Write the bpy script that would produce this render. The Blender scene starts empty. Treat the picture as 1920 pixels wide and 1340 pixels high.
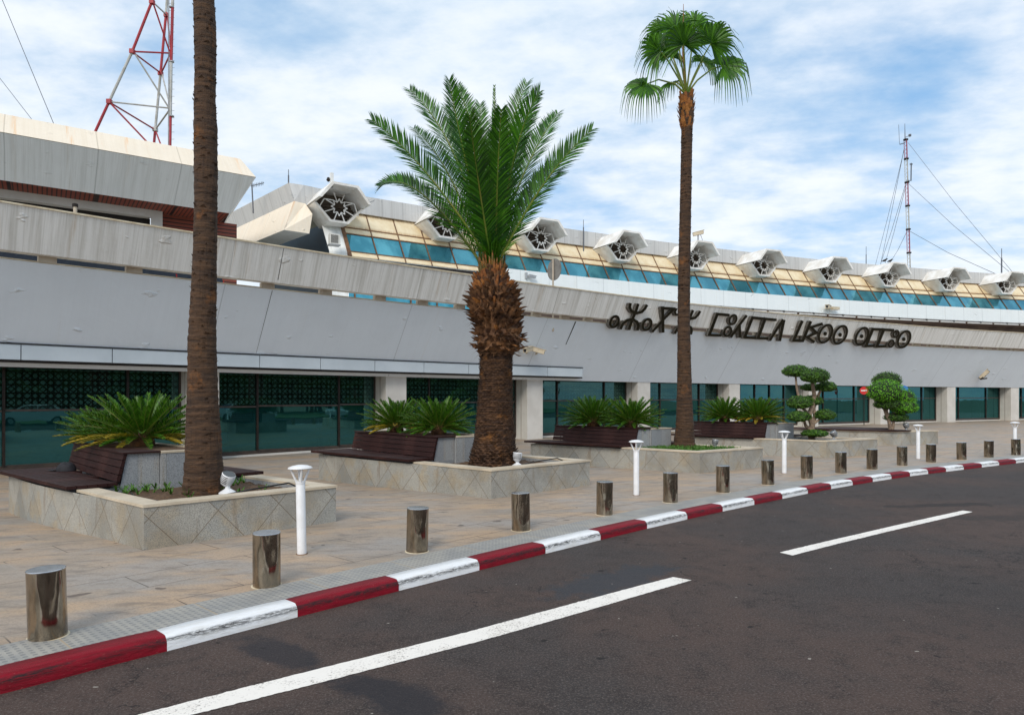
import bpy, bmesh, math, random
from mathutils import Vector, Matrix, noise as mnoise
R = math.radians
random.seed(7)
scene = bpy.context.scene
COL = scene.collection
# ---------------------------------------------------------------- camera
CAMH = 1.7; FPX = 1280.0; HZ = 748.0
cam_d = bpy.data.cameras.new("camera"); cam = bpy.data.objects.new("camera", cam_d); COL.objects.link(cam)
cam.location = (0, 0, CAMH); cam.rotation_euler = (R(90), 0, 0)
cam_d.lens = 24.0; cam_d.sensor_width = 36.0; cam_d.shift_y = (HZ - 670) / 1920.0
cam_d.clip_end = 4000; cam_d.clip_start = 0.05
scene.camera = cam
# ---------------------------------------------------------------- light
SUN_AZ = R(196); SUN_EL = R(38)
world = bpy.data.worlds.new("World"); scene.world = world; world.use_nodes = True
sun_d = bpy.data.lights.new("sun", 'SUN'); sun = bpy.data.objects.new("sun", sun_d); COL.objects.link(sun)
sun_d.energy = 1.9; sun_d.angle = R(24); sun_d.color = (1.0, 0.93, 0.84)
sdir = Vector((math.sin(SUN_AZ) * math.cos(SUN_EL), math.cos(SUN_AZ) * math.cos(SUN_EL), math.sin(SUN_EL)))
sun.rotation_euler = sdir.to_track_quat('Z', 'Y').to_euler()
scene.view_settings.view_transform = 'Standard'; scene.view_settings.look = 'None'
scene.view_settings.exposure = 0.1; scene.view_settings.gamma = 1.0
scene.render.resolution_x = 1024; scene.render.resolution_y = 714


class NT:
    """small node-tree helper"""
    def __init__(s, nt): s.t = nt; s.n = nt.nodes; s.l = nt.links
    def new(s, typ, **kw):
        x = s.n.new(typ)
        for k, v in kw.items(): setattr(x, k, v)
        return x
    def put(s, sock, v):
        if hasattr(v, 'is_linked') or isinstance(v, bpy.types.NodeSocket): s.l.new(v, sock)
        else:
            if isinstance(v, tuple) and len(v) == 3 and sock.type == 'RGBA': v = (*v, 1)
            sock.default_value = v
    def m(s, op, a, b=0.0, c=0.0, clamp=False):
        x = s.new('ShaderNodeMath', operation=op); x.use_clamp = clamp
        s.put(x.inputs[0], a); s.put(x.inputs[1], b); s.put(x.inputs[2], c); return x.outputs[0]
    def mix(s, f, a, b, blend='MIX'):
        x = s.new('ShaderNodeMix', data_type='RGBA', blend_type=blend)
        s.put(x.inputs[0], f); s.put(x.inputs[6], a); s.put(x.inputs[7], b); return x.outputs[2]
    def noise(s, vec, scale, detail=4, rough=0.55, out=0):
        x = s.new('ShaderNodeTexNoise'); s.put(x.inputs['Scale'], scale); x.inputs['Detail'].default_value = detail
        x.inputs['Roughness'].default_value = rough
        if vec is not None: s.l.new(vec, x.inputs['Vector'])
        return x.outputs[out]
    def ramp(s, f, lo, hi):
        x = s.new('ShaderNodeMapRange'); x.clamp = True; x.interpolation_type = 'SMOOTHSTEP'
        s.put(x.inputs[0], f); x.inputs[1].default_value = lo; x.inputs[2].default_value = hi; return x.outputs[0]
    def map(s, vec, scale=(1, 1, 1), rot=(0, 0, 0), loc=(0, 0, 0)):
        x = s.new('ShaderNodeMapping'); s.l.new(vec, x.inputs[0]); x.inputs['Scale'].default_value = scale
        x.inputs['Rotation'].default_value = rot; x.inputs['Location'].default_value = loc; return x.outputs[0]
    def sep(s, vec):
        x = s.new('ShaderNodeSeparateXYZ'); s.l.new(vec, x.inputs[0]); return x.outputs
    def comb(s, a, b, c=0.0):
        x = s.new('ShaderNodeCombineXYZ'); s.put(x.inputs[0], a); s.put(x.inputs[1], b); s.put(x.inputs[2], c); return x.outputs[0]
    def bump(s, h, st=0.3, dist=0.02):
        x = s.new('ShaderNodeBump'); x.inputs['Strength'].default_value = st; x.inputs['Distance'].default_value = dist
        s.l.new(h, x.inputs['Height']); return x.outputs[0]


def world_sky():
    w = NT(world.node_tree); w.n.clear()
    out = w.new('ShaderNodeOutputWorld'); bg = w.new('ShaderNodeBackground')
    sky = w.new('ShaderNodeTexSky'); sky.sky_type = 'NISHITA'; sky.sun_disc = False
    sky.sun_elevation = SUN_EL; sky.sun_rotation = SUN_AZ; sky.air_density = 1.0; sky.dust_density = 0.6; sky.ozone_density = 2.0
    tc = w.new('ShaderNodeTexCoord')
    x, y, z = w.sep(tc.outputs['Generated'])
    zz = w.m('MAXIMUM', w.m('ADD', z, 0.16), 0.05)
    p = w.comb(w.m('DIVIDE', x, zz), w.m('DIVIDE', y, zz), 0.0)
    big = w.noise(w.map(p, (0.55, 0.75, 1), (0, 0, R(20)), (3.1, 1.7, 0)), 1.0, 5, 0.52)
    fine = w.noise(w.map(p, (1.0, 1.5, 1), (0, 0, R(30)), (0.3, 4.0, 0)), 1.3, 6, 0.56)
    cov = w.m('ADD', w.m('MULTIPLY', big, 0.66), w.m('MULTIPLY', fine, 0.34))
    # bluer towards the right-hand (+x) upper sky
    bias = w.m('MULTIPLY', w.ramp(w.m('ADD', w.m('MULTIPLY', x, 1.0), w.m('MULTIPLY', z, 0.6)), 0.15, 0.85), -0.10)
    cov = w.m('ADD', cov, bias)
    mot = w.noise(w.map(p, (3.2, 4.2, 1), (0, 0, R(25)), (1, 2, 0)), 1.6, 5, 0.6)
    cov = w.m('ADD', w.m('MULTIPLY', cov, 0.84), w.m('MULTIPLY', mot, 0.16))
    f = w.ramp(cov, 0.29, 0.50)
    blue = w.mix(0.55, w.mix(1.0, sky.outputs[0], (0.95, 1.15, 1.35), 'MULTIPLY'), (2.9, 5.9, 9.3))
    lo = w.ramp(z, -0.02, 0.30)
    blue = w.mix(lo, (4.6, 6.6, 8.8), blue)
    cloud = w.mix(w.ramp(w.m('ADD', w.m('MULTIPLY', fine, .6), w.m('MULTIPLY', mot, .4)), 0.32, 0.62), (6.6, 7.9, 9.2), (9.3, 9.7, 10.2))
    c = w.mix(w.m('MULTIPLY', f, 0.93), blue, cloud)
    c = w.mix(w.ramp(z, 0.0, -0.06), c, (2.4, 2.3, 2.0))
    w.l.new(c, bg.inputs[0]); bg.inputs[1].default_value = 0.1
    w.l.new(bg.outputs[0], out.inputs[0])
world_sky()
world.cycles.sampling_method = 'MANUAL'; world.cycles.sample_map_resolution = 512

# ---------------------------------------------------------------- materials
def newmat(name):
    m = bpy.data.materials.new(name); m.use_nodes = True
    t = NT(m.node_tree); t.n.clear()
    o = t.new('ShaderNodeOutputMaterial'); b = t.new('ShaderNodeBsdfPrincipled'); t.l.new(b.outputs[0], o.inputs[0])
    tc = t.new('ShaderNodeTexCoord')
    return m, t, b, tc, o

def simple(name, c1, c2=None, rough=0.6, scale=3.0, metal=0.0, bump=0.0, bscale=40, fine=0.0, spec=0.5, coat=0.0):
    m, t, b, tc, o = newmat(name)
    v = tc.outputs['Object']
    col = c1
    if c2 is not None: col = t.mix(t.ramp(t.noise(v, scale, 6, 0.6), 0.35, 0.65), c1, c2)
    if fine:
        col = t.mix(t.m('MULTIPLY', t.ramp(t.noise(v, bscale * 2, 3, 0.7), 0.4, 0.62), fine), col, tuple(x * 0.45 for x in c1))
    t.put(b.inputs['Base Color'], col); b.inputs['Roughness'].default_value = rough; b.inputs['Metallic'].default_value = metal
    b.inputs['Specular IOR Level'].default_value = spec
    if bump: t.l.new(t.bump(t.noise(v, bscale, 4, 0.6), bump, 0.01), b.inputs['Normal'])
    return m

def concrete_streaked(name, base, dark, rust, amt_rust=0.35, joints=0.0, fine=0.5, seam=None):
    """painted board-marked concrete in wall (u = metres along, v = metres up) coordinates: drips, blotches, chips, joints"""
    m, t, b, tc, o = newmat(name)
    uv = tc.outputs['UV']; x, y, z = t.sep(uv)
    blot = t.noise(uv, 0.55, 6, 0.6)
    drip = t.noise(t.map(uv, (4.0, 0.16, 1)), 1.0, 6, 0.7)
    drip2 = t.noise(t.map(uv, (22.0, 0.5, 1), loc=(3, 1, 0)), 1.0, 3, 0.6)
    col = t.mix(t.m('MULTIPLY', t.ramp(drip, 0.42, 0.72), fine), base, dark)
    col = t.mix(t.m('MULTIPLY', t.ramp(drip2, 0.45, 0.7), fine * 0.6), col, dark)
    col = t.mix(t.m('MULTIPLY', t.ramp(blot, 0.42, 0.75), 0.35), col, tuple(c * 0.86 for c in base))
    rst = t.m('MULTIPLY', t.ramp(t.noise(t.map(uv, (2.6, 0.15, 1), loc=(7, 2, 0)), 1.0, 5, 0.7), 0.55, 0.74), amt_rust)
    col = t.mix(rst, col, rust)
    h = t.noise(uv, 9.0, 5, 0.6)
    hh = t.m('ADD', t.m('MULTIPLY', blot, 1.2), t.m('MULTIPLY', h, 0.3))
    if joints:
        fr = t.m('FRACT', t.m('DIVIDE', x, joints))
        j = t.m('LESS_THAN', t.m('MINIMUM', fr, t.m('SUBTRACT', 1.0, fr)), 0.018 / joints)
        col = t.mix(t.m('MULTIPLY', j, 0.4), col, tuple(c * 0.45 for c in dark))
    t.l.new(col, b.inputs['Base Color']); b.inputs['Roughness'].default_value = 0.62
    blis = t.ramp(t.noise(t.map(uv, (1.0, 1.6, 1), loc=(11, 3, 0)), 1.3, 3, 0.5), 0.66, 0.74)
    hh = t.m('ADD', hh, t.m('MULTIPLY', blis, t.m('MULTIPLY', h, 3.0)))
    t.l.new(t.bump(hh, 0.6, 0.035), b.inputs['Normal'])
    return m

M = {}
M['wall'] = concrete_streaked('painted_wall', (0.79, 0.86, 0.93), (0.66, 0.73, 0.80), (0.52, 0.46, 0.36), 0.10, 7.1, 0.16)
M['parapet'] = concrete_streaked('parapet_concrete', (0.84, 0.83, 0.80), (0.52, 0.50, 0.45), (0.40, 0.27, 0.13), 0.65, 7.1, 0.85)
M['grey_conc'] = concrete_streaked('roof_concrete', (0.56, 0.555, 0.54), (0.38, 0.375, 0.36), (0.42, 0.28, 0.13), 0.25, 1.15, 0.6)
M['grey_plain'] = concrete_streaked('soffit_concrete', (0.86, 0.88, 0.87), (0.62, 0.63, 0.60), (0.50, 0.40, 0.25), 0.25, 2.62, 0.6)
M['cream_cap'] = concrete_streaked('cream_coping', (0.84, 0.74, 0.60), (0.70, 0.58, 0.42), (0.80, 0.40, 0.12), 0.75, 2.62, 0.35)
M['white'] = simple('white_render', (0.80, 0.80, 0.78), (0.70, 0.69, 0.65), 0.55, 1.3, bump=0.1, bscale=12)
M['canopy'] = concrete_streaked('white_canopy_panels', (0.80, 0.84, 0.84), (0.68, 0.73, 0.74), (0.66, 0.62, 0.50), 0.3, 1.9, 0.3)
M['scoop'] = simple('white_fibre_scoop', (0.88, 0.87, 0.84), (0.70, 0.66, 0.60), 0.5, 1.6, bump=0.1, bscale=8)
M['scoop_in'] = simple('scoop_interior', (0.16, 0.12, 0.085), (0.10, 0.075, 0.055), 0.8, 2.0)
M['column'] = simple('column_render', (0.66, 0.63, 0.58), (0.58, 0.55, 0.50), 0.55, 1.2, bump=0.08, bscale=15)
M['fascia'] = simple('metal_fascia', (0.60, 0.66, 0.70), (0.54, 0.60, 0.64), 0.35, 0.8)
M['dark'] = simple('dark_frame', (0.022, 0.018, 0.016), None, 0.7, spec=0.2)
M['bronze'] = simple('bronze_frame', (0.065, 0.045, 0.034), (0.04, 0.03, 0.025), 0.35, 5)
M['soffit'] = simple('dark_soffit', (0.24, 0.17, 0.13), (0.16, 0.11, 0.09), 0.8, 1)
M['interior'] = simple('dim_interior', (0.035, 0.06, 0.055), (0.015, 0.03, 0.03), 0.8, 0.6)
M['navy'] = simple('navy_wall', (0.022, 0.055, 0.085), (0.015, 0.035, 0.055), 0.5, 0.5)
M['beige_post'] = simple('beige_post', (0.50, 0.43, 0.34), (0.38, 0.31, 0.24), 0.7, 2.5, bump=0.2, bscale=20)
M['coping_yellow'] = simple('stained_edge', (0.70, 0.62, 0.46), (0.55, 0.45, 0.30), 0.7, 3)
M['rust_mullion'] = simple('rusted_mullion', (0.12, 0.06, 0.03), (0.20, 0.10, 0.045), 0.7, 4)
M['steel_pole'] = simple('painted_white_metal', (0.82, 0.83, 0.85), (0.74, 0.74, 0.74), 0.35, 6)
M['black_paint'] = simple('black_plastic', (0.012, 0.012, 0.014), None, 0.45)
M['grey_metal'] = simple('grey_metal', (0.42, 0.43, 0.44), (0.32, 0.33, 0.34), 0.4, 4, metal=0.3)
M['sign_back'] = simple('dull_sign_back', (0.22, 0.21, 0.19), (0.16, 0.15, 0.14), 0.7, 4)
M['deck'] = simple('light_bounce_deck', (0.62, 0.60, 0.56), (0.50, 0.48, 0.45), 0.8, 1.0)  # unseen deck surface made pale to bounce light onto the overhang
M['ac'] = simple('air_conditioner', (0.70, 0.69, 0.64), (0.60, 0.58, 0.52), 0.5, 3)
M['beige_cam'] = simple('beige_camera', (0.62, 0.53, 0.38), (0.50, 0.42, 0.30), 0.45, 6)
M['tower_red'] = simple('red_paint_steel', (0.42, 0.025, 0.035), (0.32, 0.02, 0.03), 0.5, 2)
M['tower_white'] = simple('white_paint_steel', (0.52, 0.52, 0.50), (0.38, 0.37, 0.33), 0.5, 2)
M['mast_red'] = simple('faded_red_steel', (0.33, 0.07, 0.11), None, 0.6)
M['cable'] = simple('dark_cable', (0.10, 0.11, 0.13), None, 0.6)
M['sign_dark'] = simple('letter_face', (0.016, 0.013, 0.006), (0.024, 0.020, 0.010), 0.75, 3, spec=0.15)
M['sign_edge'] = simple('letter_edge', (0.20, 0.19, 0.17), (0.09, 0.08, 0.07), 0.5, 6, metal=0.3)
M['sign_red'] = simple('sign_red', (0.65, 0.02, 0.02), None, 0.4)
M['sign_blue'] = simple('sign_blue', (0.03, 0.2, 0.55), None, 0.4)
M['sign_yellow'] = simple('sign_yellow', (0.75, 0.42, 0.02), None, 0.5)
M['soil'] = simple('planter_soil', (0.085, 0.045, 0.022), (0.15, 0.085, 0.04), 0.95, 9, bump=0.9, bscale=30, fine=0.7)
M['lawn'] = simple('lawn', (0.05, 0.10, 0.02), (0.09, 0.13, 0.035), 0.9, 0.6, bump=0.5, bscale=30)
M['earth'] = simple('earth', (0.20, 0.17, 0.12), (0.13, 0.14, 0.07), 0.9, 0.1)
M['rubber'] = simple('tyre_rubber', (0.015, 0.015, 0.015), None, 0.8)
M['cloth_black'] = simple('black_cloth', (0.012, 0.012, 0.016), (0.02, 0.02, 0.025), 0.8, 8)
M['skin'] = simple('skin', (0.36, 0.22, 0.15), None, 0.55)
M['hose'] = simple('irrigation_hose', (0.012, 0.012, 0.012), None, 0.4)

def m_steel():
    m, t, b, tc, o = newmat('polished_stainless_steel')
    v = tc.outputs['Object']; x, y, z = t.sep(v)
    n = t.noise(t.map(v, (1, 1, 0.35)), 14, 4, 0.6)
    t.put(b.inputs['Base Color'], t.mix(t.ramp(n, 0.4, 0.7), (0.40, 0.335, 0.255), (0.22, 0.18, 0.135)))  # brown tint paints in the reflection of road and kerb
    b.inputs['Metallic'].default_value = 1.0
    t.l.new(t.m('ADD', 0.05, t.m('MULTIPLY', t.noise(v, 30, 4, 0.6), 0.16)), b.inputs['Roughness'])
    t.l.new(t.bump(t.noise(t.map(v, (1, 1, 0.3)), 6, 2, 0.4), 0.8, 0.06), b.inputs['Normal'])
    return m
M['steel'] = m_steel()
M['steel_sky_top'] = simple('sky_toned_steel_top', (0.72, 0.74, 0.76), (0.55, 0.57, 0.6), 0.25, 9, metal=1.0)  # same steel made paler, with the reflected sky put into its colour

def m_glass_ground(name, lattice):
    """dark green tinted shop-front glass, optionally with an eight-fold fretwork screen behind it"""
    m, t, b, tc, o = newmat(name)
    t.n.remove(b)
    uv = tc.outputs['UV']; x, y, z = t.sep(uv)
    gl = t.new('ShaderNodeBsdfGlossy'); gl.inputs['Roughness'].default_value = 0.015
    t.put(gl.inputs['Color'], (0.24, 0.62, 0.62) if not lattice else (0.4, 0.8, 0.74))
    tr = t.new('ShaderNodeBsdfTransparent'); t.put(tr.inputs['Color'], (0.10, 0.27, 0.26))
    df = t.new('ShaderNodeBsdfDiffuse')
    lw = t.new('ShaderNodeLayerWeight'); lw.inputs['Blend'].default_value = 0.35
    fac = t.m('ADD', t.m('MULTIPLY', lw.outputs['Fresnel'], 0.6), 0.17 if not lattice else 0.07, clamp=True)
    wob = t.noise(uv, 0.8, 2, 0.5)
    t.l.new(t.bump(wob, 0.04, 0.05), gl.inputs['Normal'])
    back = tr.outputs[0]
    if not lattice:
        t.put(df.inputs['Color'], (0.010, 0.085, 0.085))
        mx = t.new('ShaderNodeMixShader'); mx.inputs[0].default_value = 0.32
        t.l.new(back, mx.inputs[1]); t.l.new(df.outputs[0], mx.inputs[2]); back = mx.outputs[0]
    else:
        P = 0.40
        def band(a, off, w, per=1.0):
            f = t.m('FRACT', t.m('ADD', t.m('DIVIDE', a, P * per), off))
            return t.m('LESS_THAN', t.m('ABSOLUTE', t.m('SUBTRACT', f, 0.5)), w)
        d1 = t.m('MULTIPLY', t.m('ADD', x, y), 1.0); d2 = t.m('MULTIPLY', t.m('SUBTRACT', x, y), 1.0)
        lines = None
        for a, off, w in ((x, 0.2, .05), (x, 0.8, .05), (y, 0.2, .05), (y, 0.8, .05), (d1, 0.27, .06), (d1, 0.73, .06), (d2, 0.27, .06), (d2, 0.73, .06)):
            q = band(a, off, w); lines = q if lines is None else t.m('MAXIMUM', lines, q)
        t.put(df.inputs['Color'], (0.004, 0.007, 0.006))
        mx = t.new('ShaderNodeMixShader'); t.l.new(lines, mx.inputs[0]); 
        df2 = t.new('ShaderNodeBsdfDiffuse'); t.put(df2.inputs['Color'], (0.040, 0.115, 0.095))
        m2 = t.new('ShaderNodeMixShader'); m2.inputs[0].default_value = 0.6
        t.l.new(tr.outputs[0], m2.inputs[1]); t.l.new(df2.outputs[0], m2.inputs[2])
        t.l.new(m2.outputs[0], mx.inputs[1]); t.l.new(df.outputs[0], mx.inputs[2]); back = mx.outputs[0]
    fin = t.new('ShaderNodeMixShader'); t.l.new(fac, fin.inputs[0]); t.l.new(back, fin.inputs[1]); t.l.new(gl.outputs[0], fin.inputs[2])
    t.l.new(fin.outputs[0], o.inputs[0])
    return m
M['glass'] = m_glass_ground('green_glass', False)
M['glass_fret'] = m_glass_ground('fretwork_glass', True)

def m_blueglass():
    m, t, b, tc, o = newmat('blue_mirror_glass')
    uv = tc.outputs['UV']
    rnd = t.new('ShaderNodeObjectInfo').outputs['Random']
    n = t.noise(t.map(uv, (0.8, 0.5, 1)), 1.0, 3, 0.5)
    col = t.mix(t.ramp(n, 0.38, 0.62), (0.045, 0.24, 0.32), (0.12, 0.44, 0.54))
    col = t.mix(t.m('MULTIPLY', rnd, 0.6), col, (0.05, 0.22, 0.30))
    t.l.new(col, b.inputs['Base Color']); b.inputs['Metallic'].default_value = 0.72; b.inputs['Roughness'].default_value = 0.08
    t.l.new(t.bump(t.noise(uv, 0.9, 2, 0.5), 0.12, 0.1), b.inputs['Normal'])
    return m
M['blue_glass'] = m_blueglass()

def m_panel():
    """cream cladding panels with rusty run-off along their edges (u metres along, v 0..1 up)"""
    m, t, b, tc, o = newmat('cream_cladding')
    uv = tc.outputs['UV']; x, y, z = t.sep(uv)
    n = t.noise(uv, 1.2, 6, 0.65); n2 = t.noise(t.map(uv, (9, 1.2, 1)), 1.0, 5, 0.7)
    col = t.mix(t.ramp(n, 0.35, 0.7), (0.82, 0.71, 0.50), (0.70, 0.55, 0.33))
    edge = t.m('MAXIMUM', t.ramp(y, 0.72, 1.05), t.ramp(y, 0.22, -0.05))
    col = t.mix(t.m('MULTIPLY', t.m('MULTIPLY', edge, t.ramp(n2, 0.30, 0.55)), 0.9), col, (0.42, 0.23, 0.08))
    sp = t.noise(uv, 24, 3, 0.7); col = t.mix(t.m('MULTIPLY', t.ramp(sp, 0.60, 0.72), 0.5), col, (0.30, 0.20, 0.11))
    t.l.new(col, b.inputs['Base Color']); b.inputs['Roughness'].default_value = 0.6
    return m
M['panel'] = m_panel()

def m_redslat():
    m, t, b, tc, o = newmat('red_slatted_soffit')
    uv = tc.outputs['UV']; x, y, z = t.sep(uv)
    f = t.m('FRACT', t.m('MULTIPLY', x, 7.0)); g = t.m('LESS_THAN', f, 0.28)
    f2 = t.m('LESS_THAN', t.m('FRACT', t.m('DIVIDE', x, 2.62)), 0.045)
    col = t.mix(t.m('MAXIMUM', g, f2), (0.24, 0.055, 0.03), (0.025, 0.012, 0.01))
    t.l.new(col, b.inputs['Base Color']); b.inputs['Roughness'].default_value = 0.6
    return m
M['red_slat'] = m_redslat()

def m_diamond():
    """stone cladding laid in diamonds (uv in metres)"""
    m, t, b, tc, o = newmat('diamond_stone_cladding')
    uv = tc.outputs['UV']; x, y, z = t.sep(uv)
    a = t.m('DIVIDE', t.m('ADD', x, t.m('MULTIPLY', y, 0.92)), 0.80); c = t.m('DIVIDE', t.m('SUBTRACT', x, t.m('MULTIPLY', y, 0.92)), 0.80)
    a = t.m('ADD', a, 0.13); c = t.m('ADD', c, -0.13)
    fa, fc = t.m('FRACT', a), t.m('FRACT', c)
    da = t.m('MINIMUM', fa, t.m('SUBTRACT', 1.0, fa)); dc = t.m('MINIMUM', fc, t.m('SUBTRACT', 1.0, fc))
    line = t.m('LESS_THAN', t.m('MINIMUM', da, dc), 0.0075)
    cell = t.new('ShaderNodeTexWhiteNoise', noise_dimensions='2D'); t.l.new(t.comb(t.m('FLOOR', a), t.m('FLOOR', c)), cell.inputs[0])
    var = cell.outputs[0]
    n = t.noise(tc.outputs['Object'], 2.6, 6, 0.62); sp = t.noise(tc.outputs['Object'], 95, 2, 0.7)
    n2 = t.noise(tc.outputs['Object'], 1.1, 5, 0.6)
    base = t.mix(var, (0.34, 0.35, 0.33), (0.46, 0.44, 0.385))
    base = t.mix(t.m('MULTIPLY', t.ramp(n, 0.46, 0.66), 0.65), base, (0.46, 0.36, 0.22))
    base = t.mix(t.m('MULTIPLY', t.ramp(sp, 0.49, 0.57), 0.6), base, (0.10, 0.105, 0.11))
    drip = t.noise(t.map(uv, (4, 0.5, 1)), 1.5, 5, 0.65)
    base = t.mix(t.m('MULTIPLY', t.ramp(drip, 0.55, 0.72), 0.6), base, (0.17, 0.10, 0.045))
    base = t.mix(t.m('MULTIPLY', t.ramp(n2, 0.42, 0.68), 0.55), base, (0.20, 0.185, 0.155))
    base = t.mix(t.m('MULTIPLY', line, 0.8), base, (0.13, 0.085, 0.045))
    t.l.new(base, b.inputs['Base Color']); b.inputs['Roughness'].default_value = 0.5
    t.l.new(t.bump(t.m('SUBTRACT', sp, t.m('MULTIPLY', line, 2.0)), 0.12, 0.01), b.inputs['Normal'])
    return m
M['diamond'] = m_diamond()

def m_granite():
    m, t, b, tc, o = newmat('grey_granite_panels')
    uv = tc.outputs['UV']; x, y, z = t.sep(uv); ob = tc.outputs['Object']
    sp = t.noise(ob, 80, 2, 0.75); n = t.noise(ob, 2.5, 5, 0.6)
    cell = t.new('ShaderNodeTexWhiteNoise', noise_dimensions='1D'); t.l.new(t.m('FLOOR', t.m('DIVIDE', x, 0.38)), cell.inputs['W'])
    base = t.mix(cell.outputs[0], (0.30, 0.32, 0.34), (0.40, 0.41, 0.41))
    base = t.mix(t.m('MULTIPLY', t.ramp(sp, 0.48, 0.58), 0.6), base, (0.12, 0.125, 0.135))
    fr = t.m('FRACT', t.m('DIVIDE', x, 0.38)); j = t.m('LESS_THAN', fr, 0.02)
    st = t.ramp(t.noise(t.map(uv, (5, .8, 1)), 1.3, 4, .6), 0.55, 0.75)
    base = t.mix(t.m('MULTIPLY', st, 0.6), base, (0.28, 0.20, 0.10))
    base = t.mix(t.m('MULTIPLY', j, 0.6), base, (0.12, 0.10, 0.08))
    t.l.new(base, b.inputs['Base Color']); b.inputs['Roughness'].default_value = 0.4
    return m
M['granite'] = m_granite()
M['coping'] = simple('limestone_coping', (0.66, 0.56, 0.42), (0.50, 0.42, 0.31), 0.5, 2.2, bump=0.15, bscale=25, fine=0.12)
M['wood'] = None
def m_wood():
    m, t, b, tc, o = newmat('dark_red_timber')
    uv = tc.outputs['UV']
    g = t.noise(t.map(uv, (1.5, 40, 1)), 1.0, 5, 0.6); n = t.noise(uv, 1.7, 4, 0.6)
    col = t.mix(t.ramp(g, 0.3, 0.7), (0.016, 0.0045, 0.004), (0.036, 0.011, 0.009))
    col = t.mix(t.m('MULTIPLY', t.ramp(n, 0.45, 0.7), 0.6), col, (0.075, 0.030, 0.024))
    t.l.new(col, b.inputs['Base Color']); b.inputs['Specular IOR Level'].default_value = 0.25
    t.l.new(t.m('ADD', 0.42, t.m('MULTIPLY', g, 0.3)), b.inputs['Roughness'])
    t.l.new(t.bump(g, 0.15, 0.01), b.inputs['Normal'])
    return m
M['wood'] = m_wood()

def m_paving():
    m, t, b, tc, o = newmat('stone_paving')
    v = t.map(tc.outputs['Object'], rot=(0, 0, R(-48)))
    br = t.new('ShaderNodeTexBrick'); t.l.new(v, br.inputs[0])
    br.inputs['Scale'].default_value = 1.0; br.inputs['Brick Width'].default_value = 1.2; br.inputs['Row Height'].default_value = 0.6
    br.inputs['Mortar Size'].default_value = 0.006; br.inputs['Mortar Smooth'].default_value = 0.1
    t.put(br.inputs['Color1'], (0.40, 0.30, 0.215)); t.put(br.inputs['Color2'], (0.31, 0.255, 0.20)); t.put(br.inputs['Mortar'], (0.36, 0.30, 0.235))
    ob = tc.outputs['Object']
    n = t.noise(ob, 0.5, 7, 0.62); n1 = t.noise(t.map(ob, (0.35, 0.9, 1), (0, 0, R(-48))), 1.3, 6, 0.6); n2 = t.noise(ob, 45, 3, 0.7)
    col = t.mix(t.m('MULTIPLY', t.ramp(n, 0.38, 0.68), 0.8), br.outputs[0], (0.33, 0.315, 0.30))
    col = t.mix(t.m('MULTIPLY', t.ramp(n1, 0.46, 0.62), 0.6), col, (0.50, 0.33, 0.19))
    col = t.mix(t.m('MULTIPLY', t.ramp(t.noise(t.map(ob, (1.0, 2.6, 1), (0, 0, R(-48))), 2.4, 7, 0.7), 0.48, 0.66), 0.65), col, (0.17, 0.14, 0.115))
    col = t.mix(t.m('MULTIPLY', t.ramp(n2, 0.48, 0.62), 0.4), col, (0.17, 0.14, 0.11))
    crk = t.m('MULTIPLY', t.m('MULTIPLY', br.outputs[1], t.ramp(t.noise(ob, 0.8, 3, 0.5), 0.42, 0.52)), 0.9)
    col = t.mix(crk, col, (0.055, 0.04, 0.03))
    spot = t.noise(ob, 3.3, 2, 0.5); col = t.mix(t.m('MULTIPLY', t.ramp(spot, 0.70, 0.73), 0.75), col, (0.07, 0.05, 0.04))
    t.l.new(col, b.inputs['Base Color']); b.inputs['Roughness'].default_value = 0.55
    t.l.new(t.bump(t.m('SUBTRACT', n2, t.m('MULTIPLY', br.outputs[1], 1.5)), 0.12, 0.01), b.inputs['Normal'])
    return m
M['paving'] = m_paving()

def m_tactile():
    m, t, b, tc, o = newmat('tactile_strip')
    uv = tc.outputs['UV']; x, y, z = t.sep(uv)
    P = 0.055
    fx = t.m('SUBTRACT', t.m('FRACT', t.m('DIVIDE', x, P)), 0.5); fy = t.m('SUBTRACT', t.m('FRACT', t.m('DIVIDE', y, P)), 0.5)
    r = t.m('SQRT', t.m('ADD', t.m('MULTIPLY', fx, fx), t.m('MULTIPLY', fy, fy)))
    dot = t.ramp(r, 0.34, 0.22)
    n = t.noise(uv, 3, 6, 0.6)
    j = t.m('LESS_THAN', t.m('FRACT', t.m('DIVIDE', x, 1.0)), 0.012)
    col = t.mix(t.ramp(n, 0.35, 0.65), (0.27, 0.265, 0.25), (0.36, 0.34, 0.30))
    col = t.mix(t.m('MULTIPLY', dot, 0.6), col, (0.15, 0.155, 0.16))
    col = t.mix(t.m('MULTIPLY', j, 0.6), col, (0.42, 0.30, 0.17))
    t.l.new(col, b.inputs['Base Color']); b.inputs['Roughness'].default_value = 0.6
    t.l.new(t.bump(dot, 0.6, 0.005), b.inputs['Normal'])
    return m
M['tactile'] = m_tactile()

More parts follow.
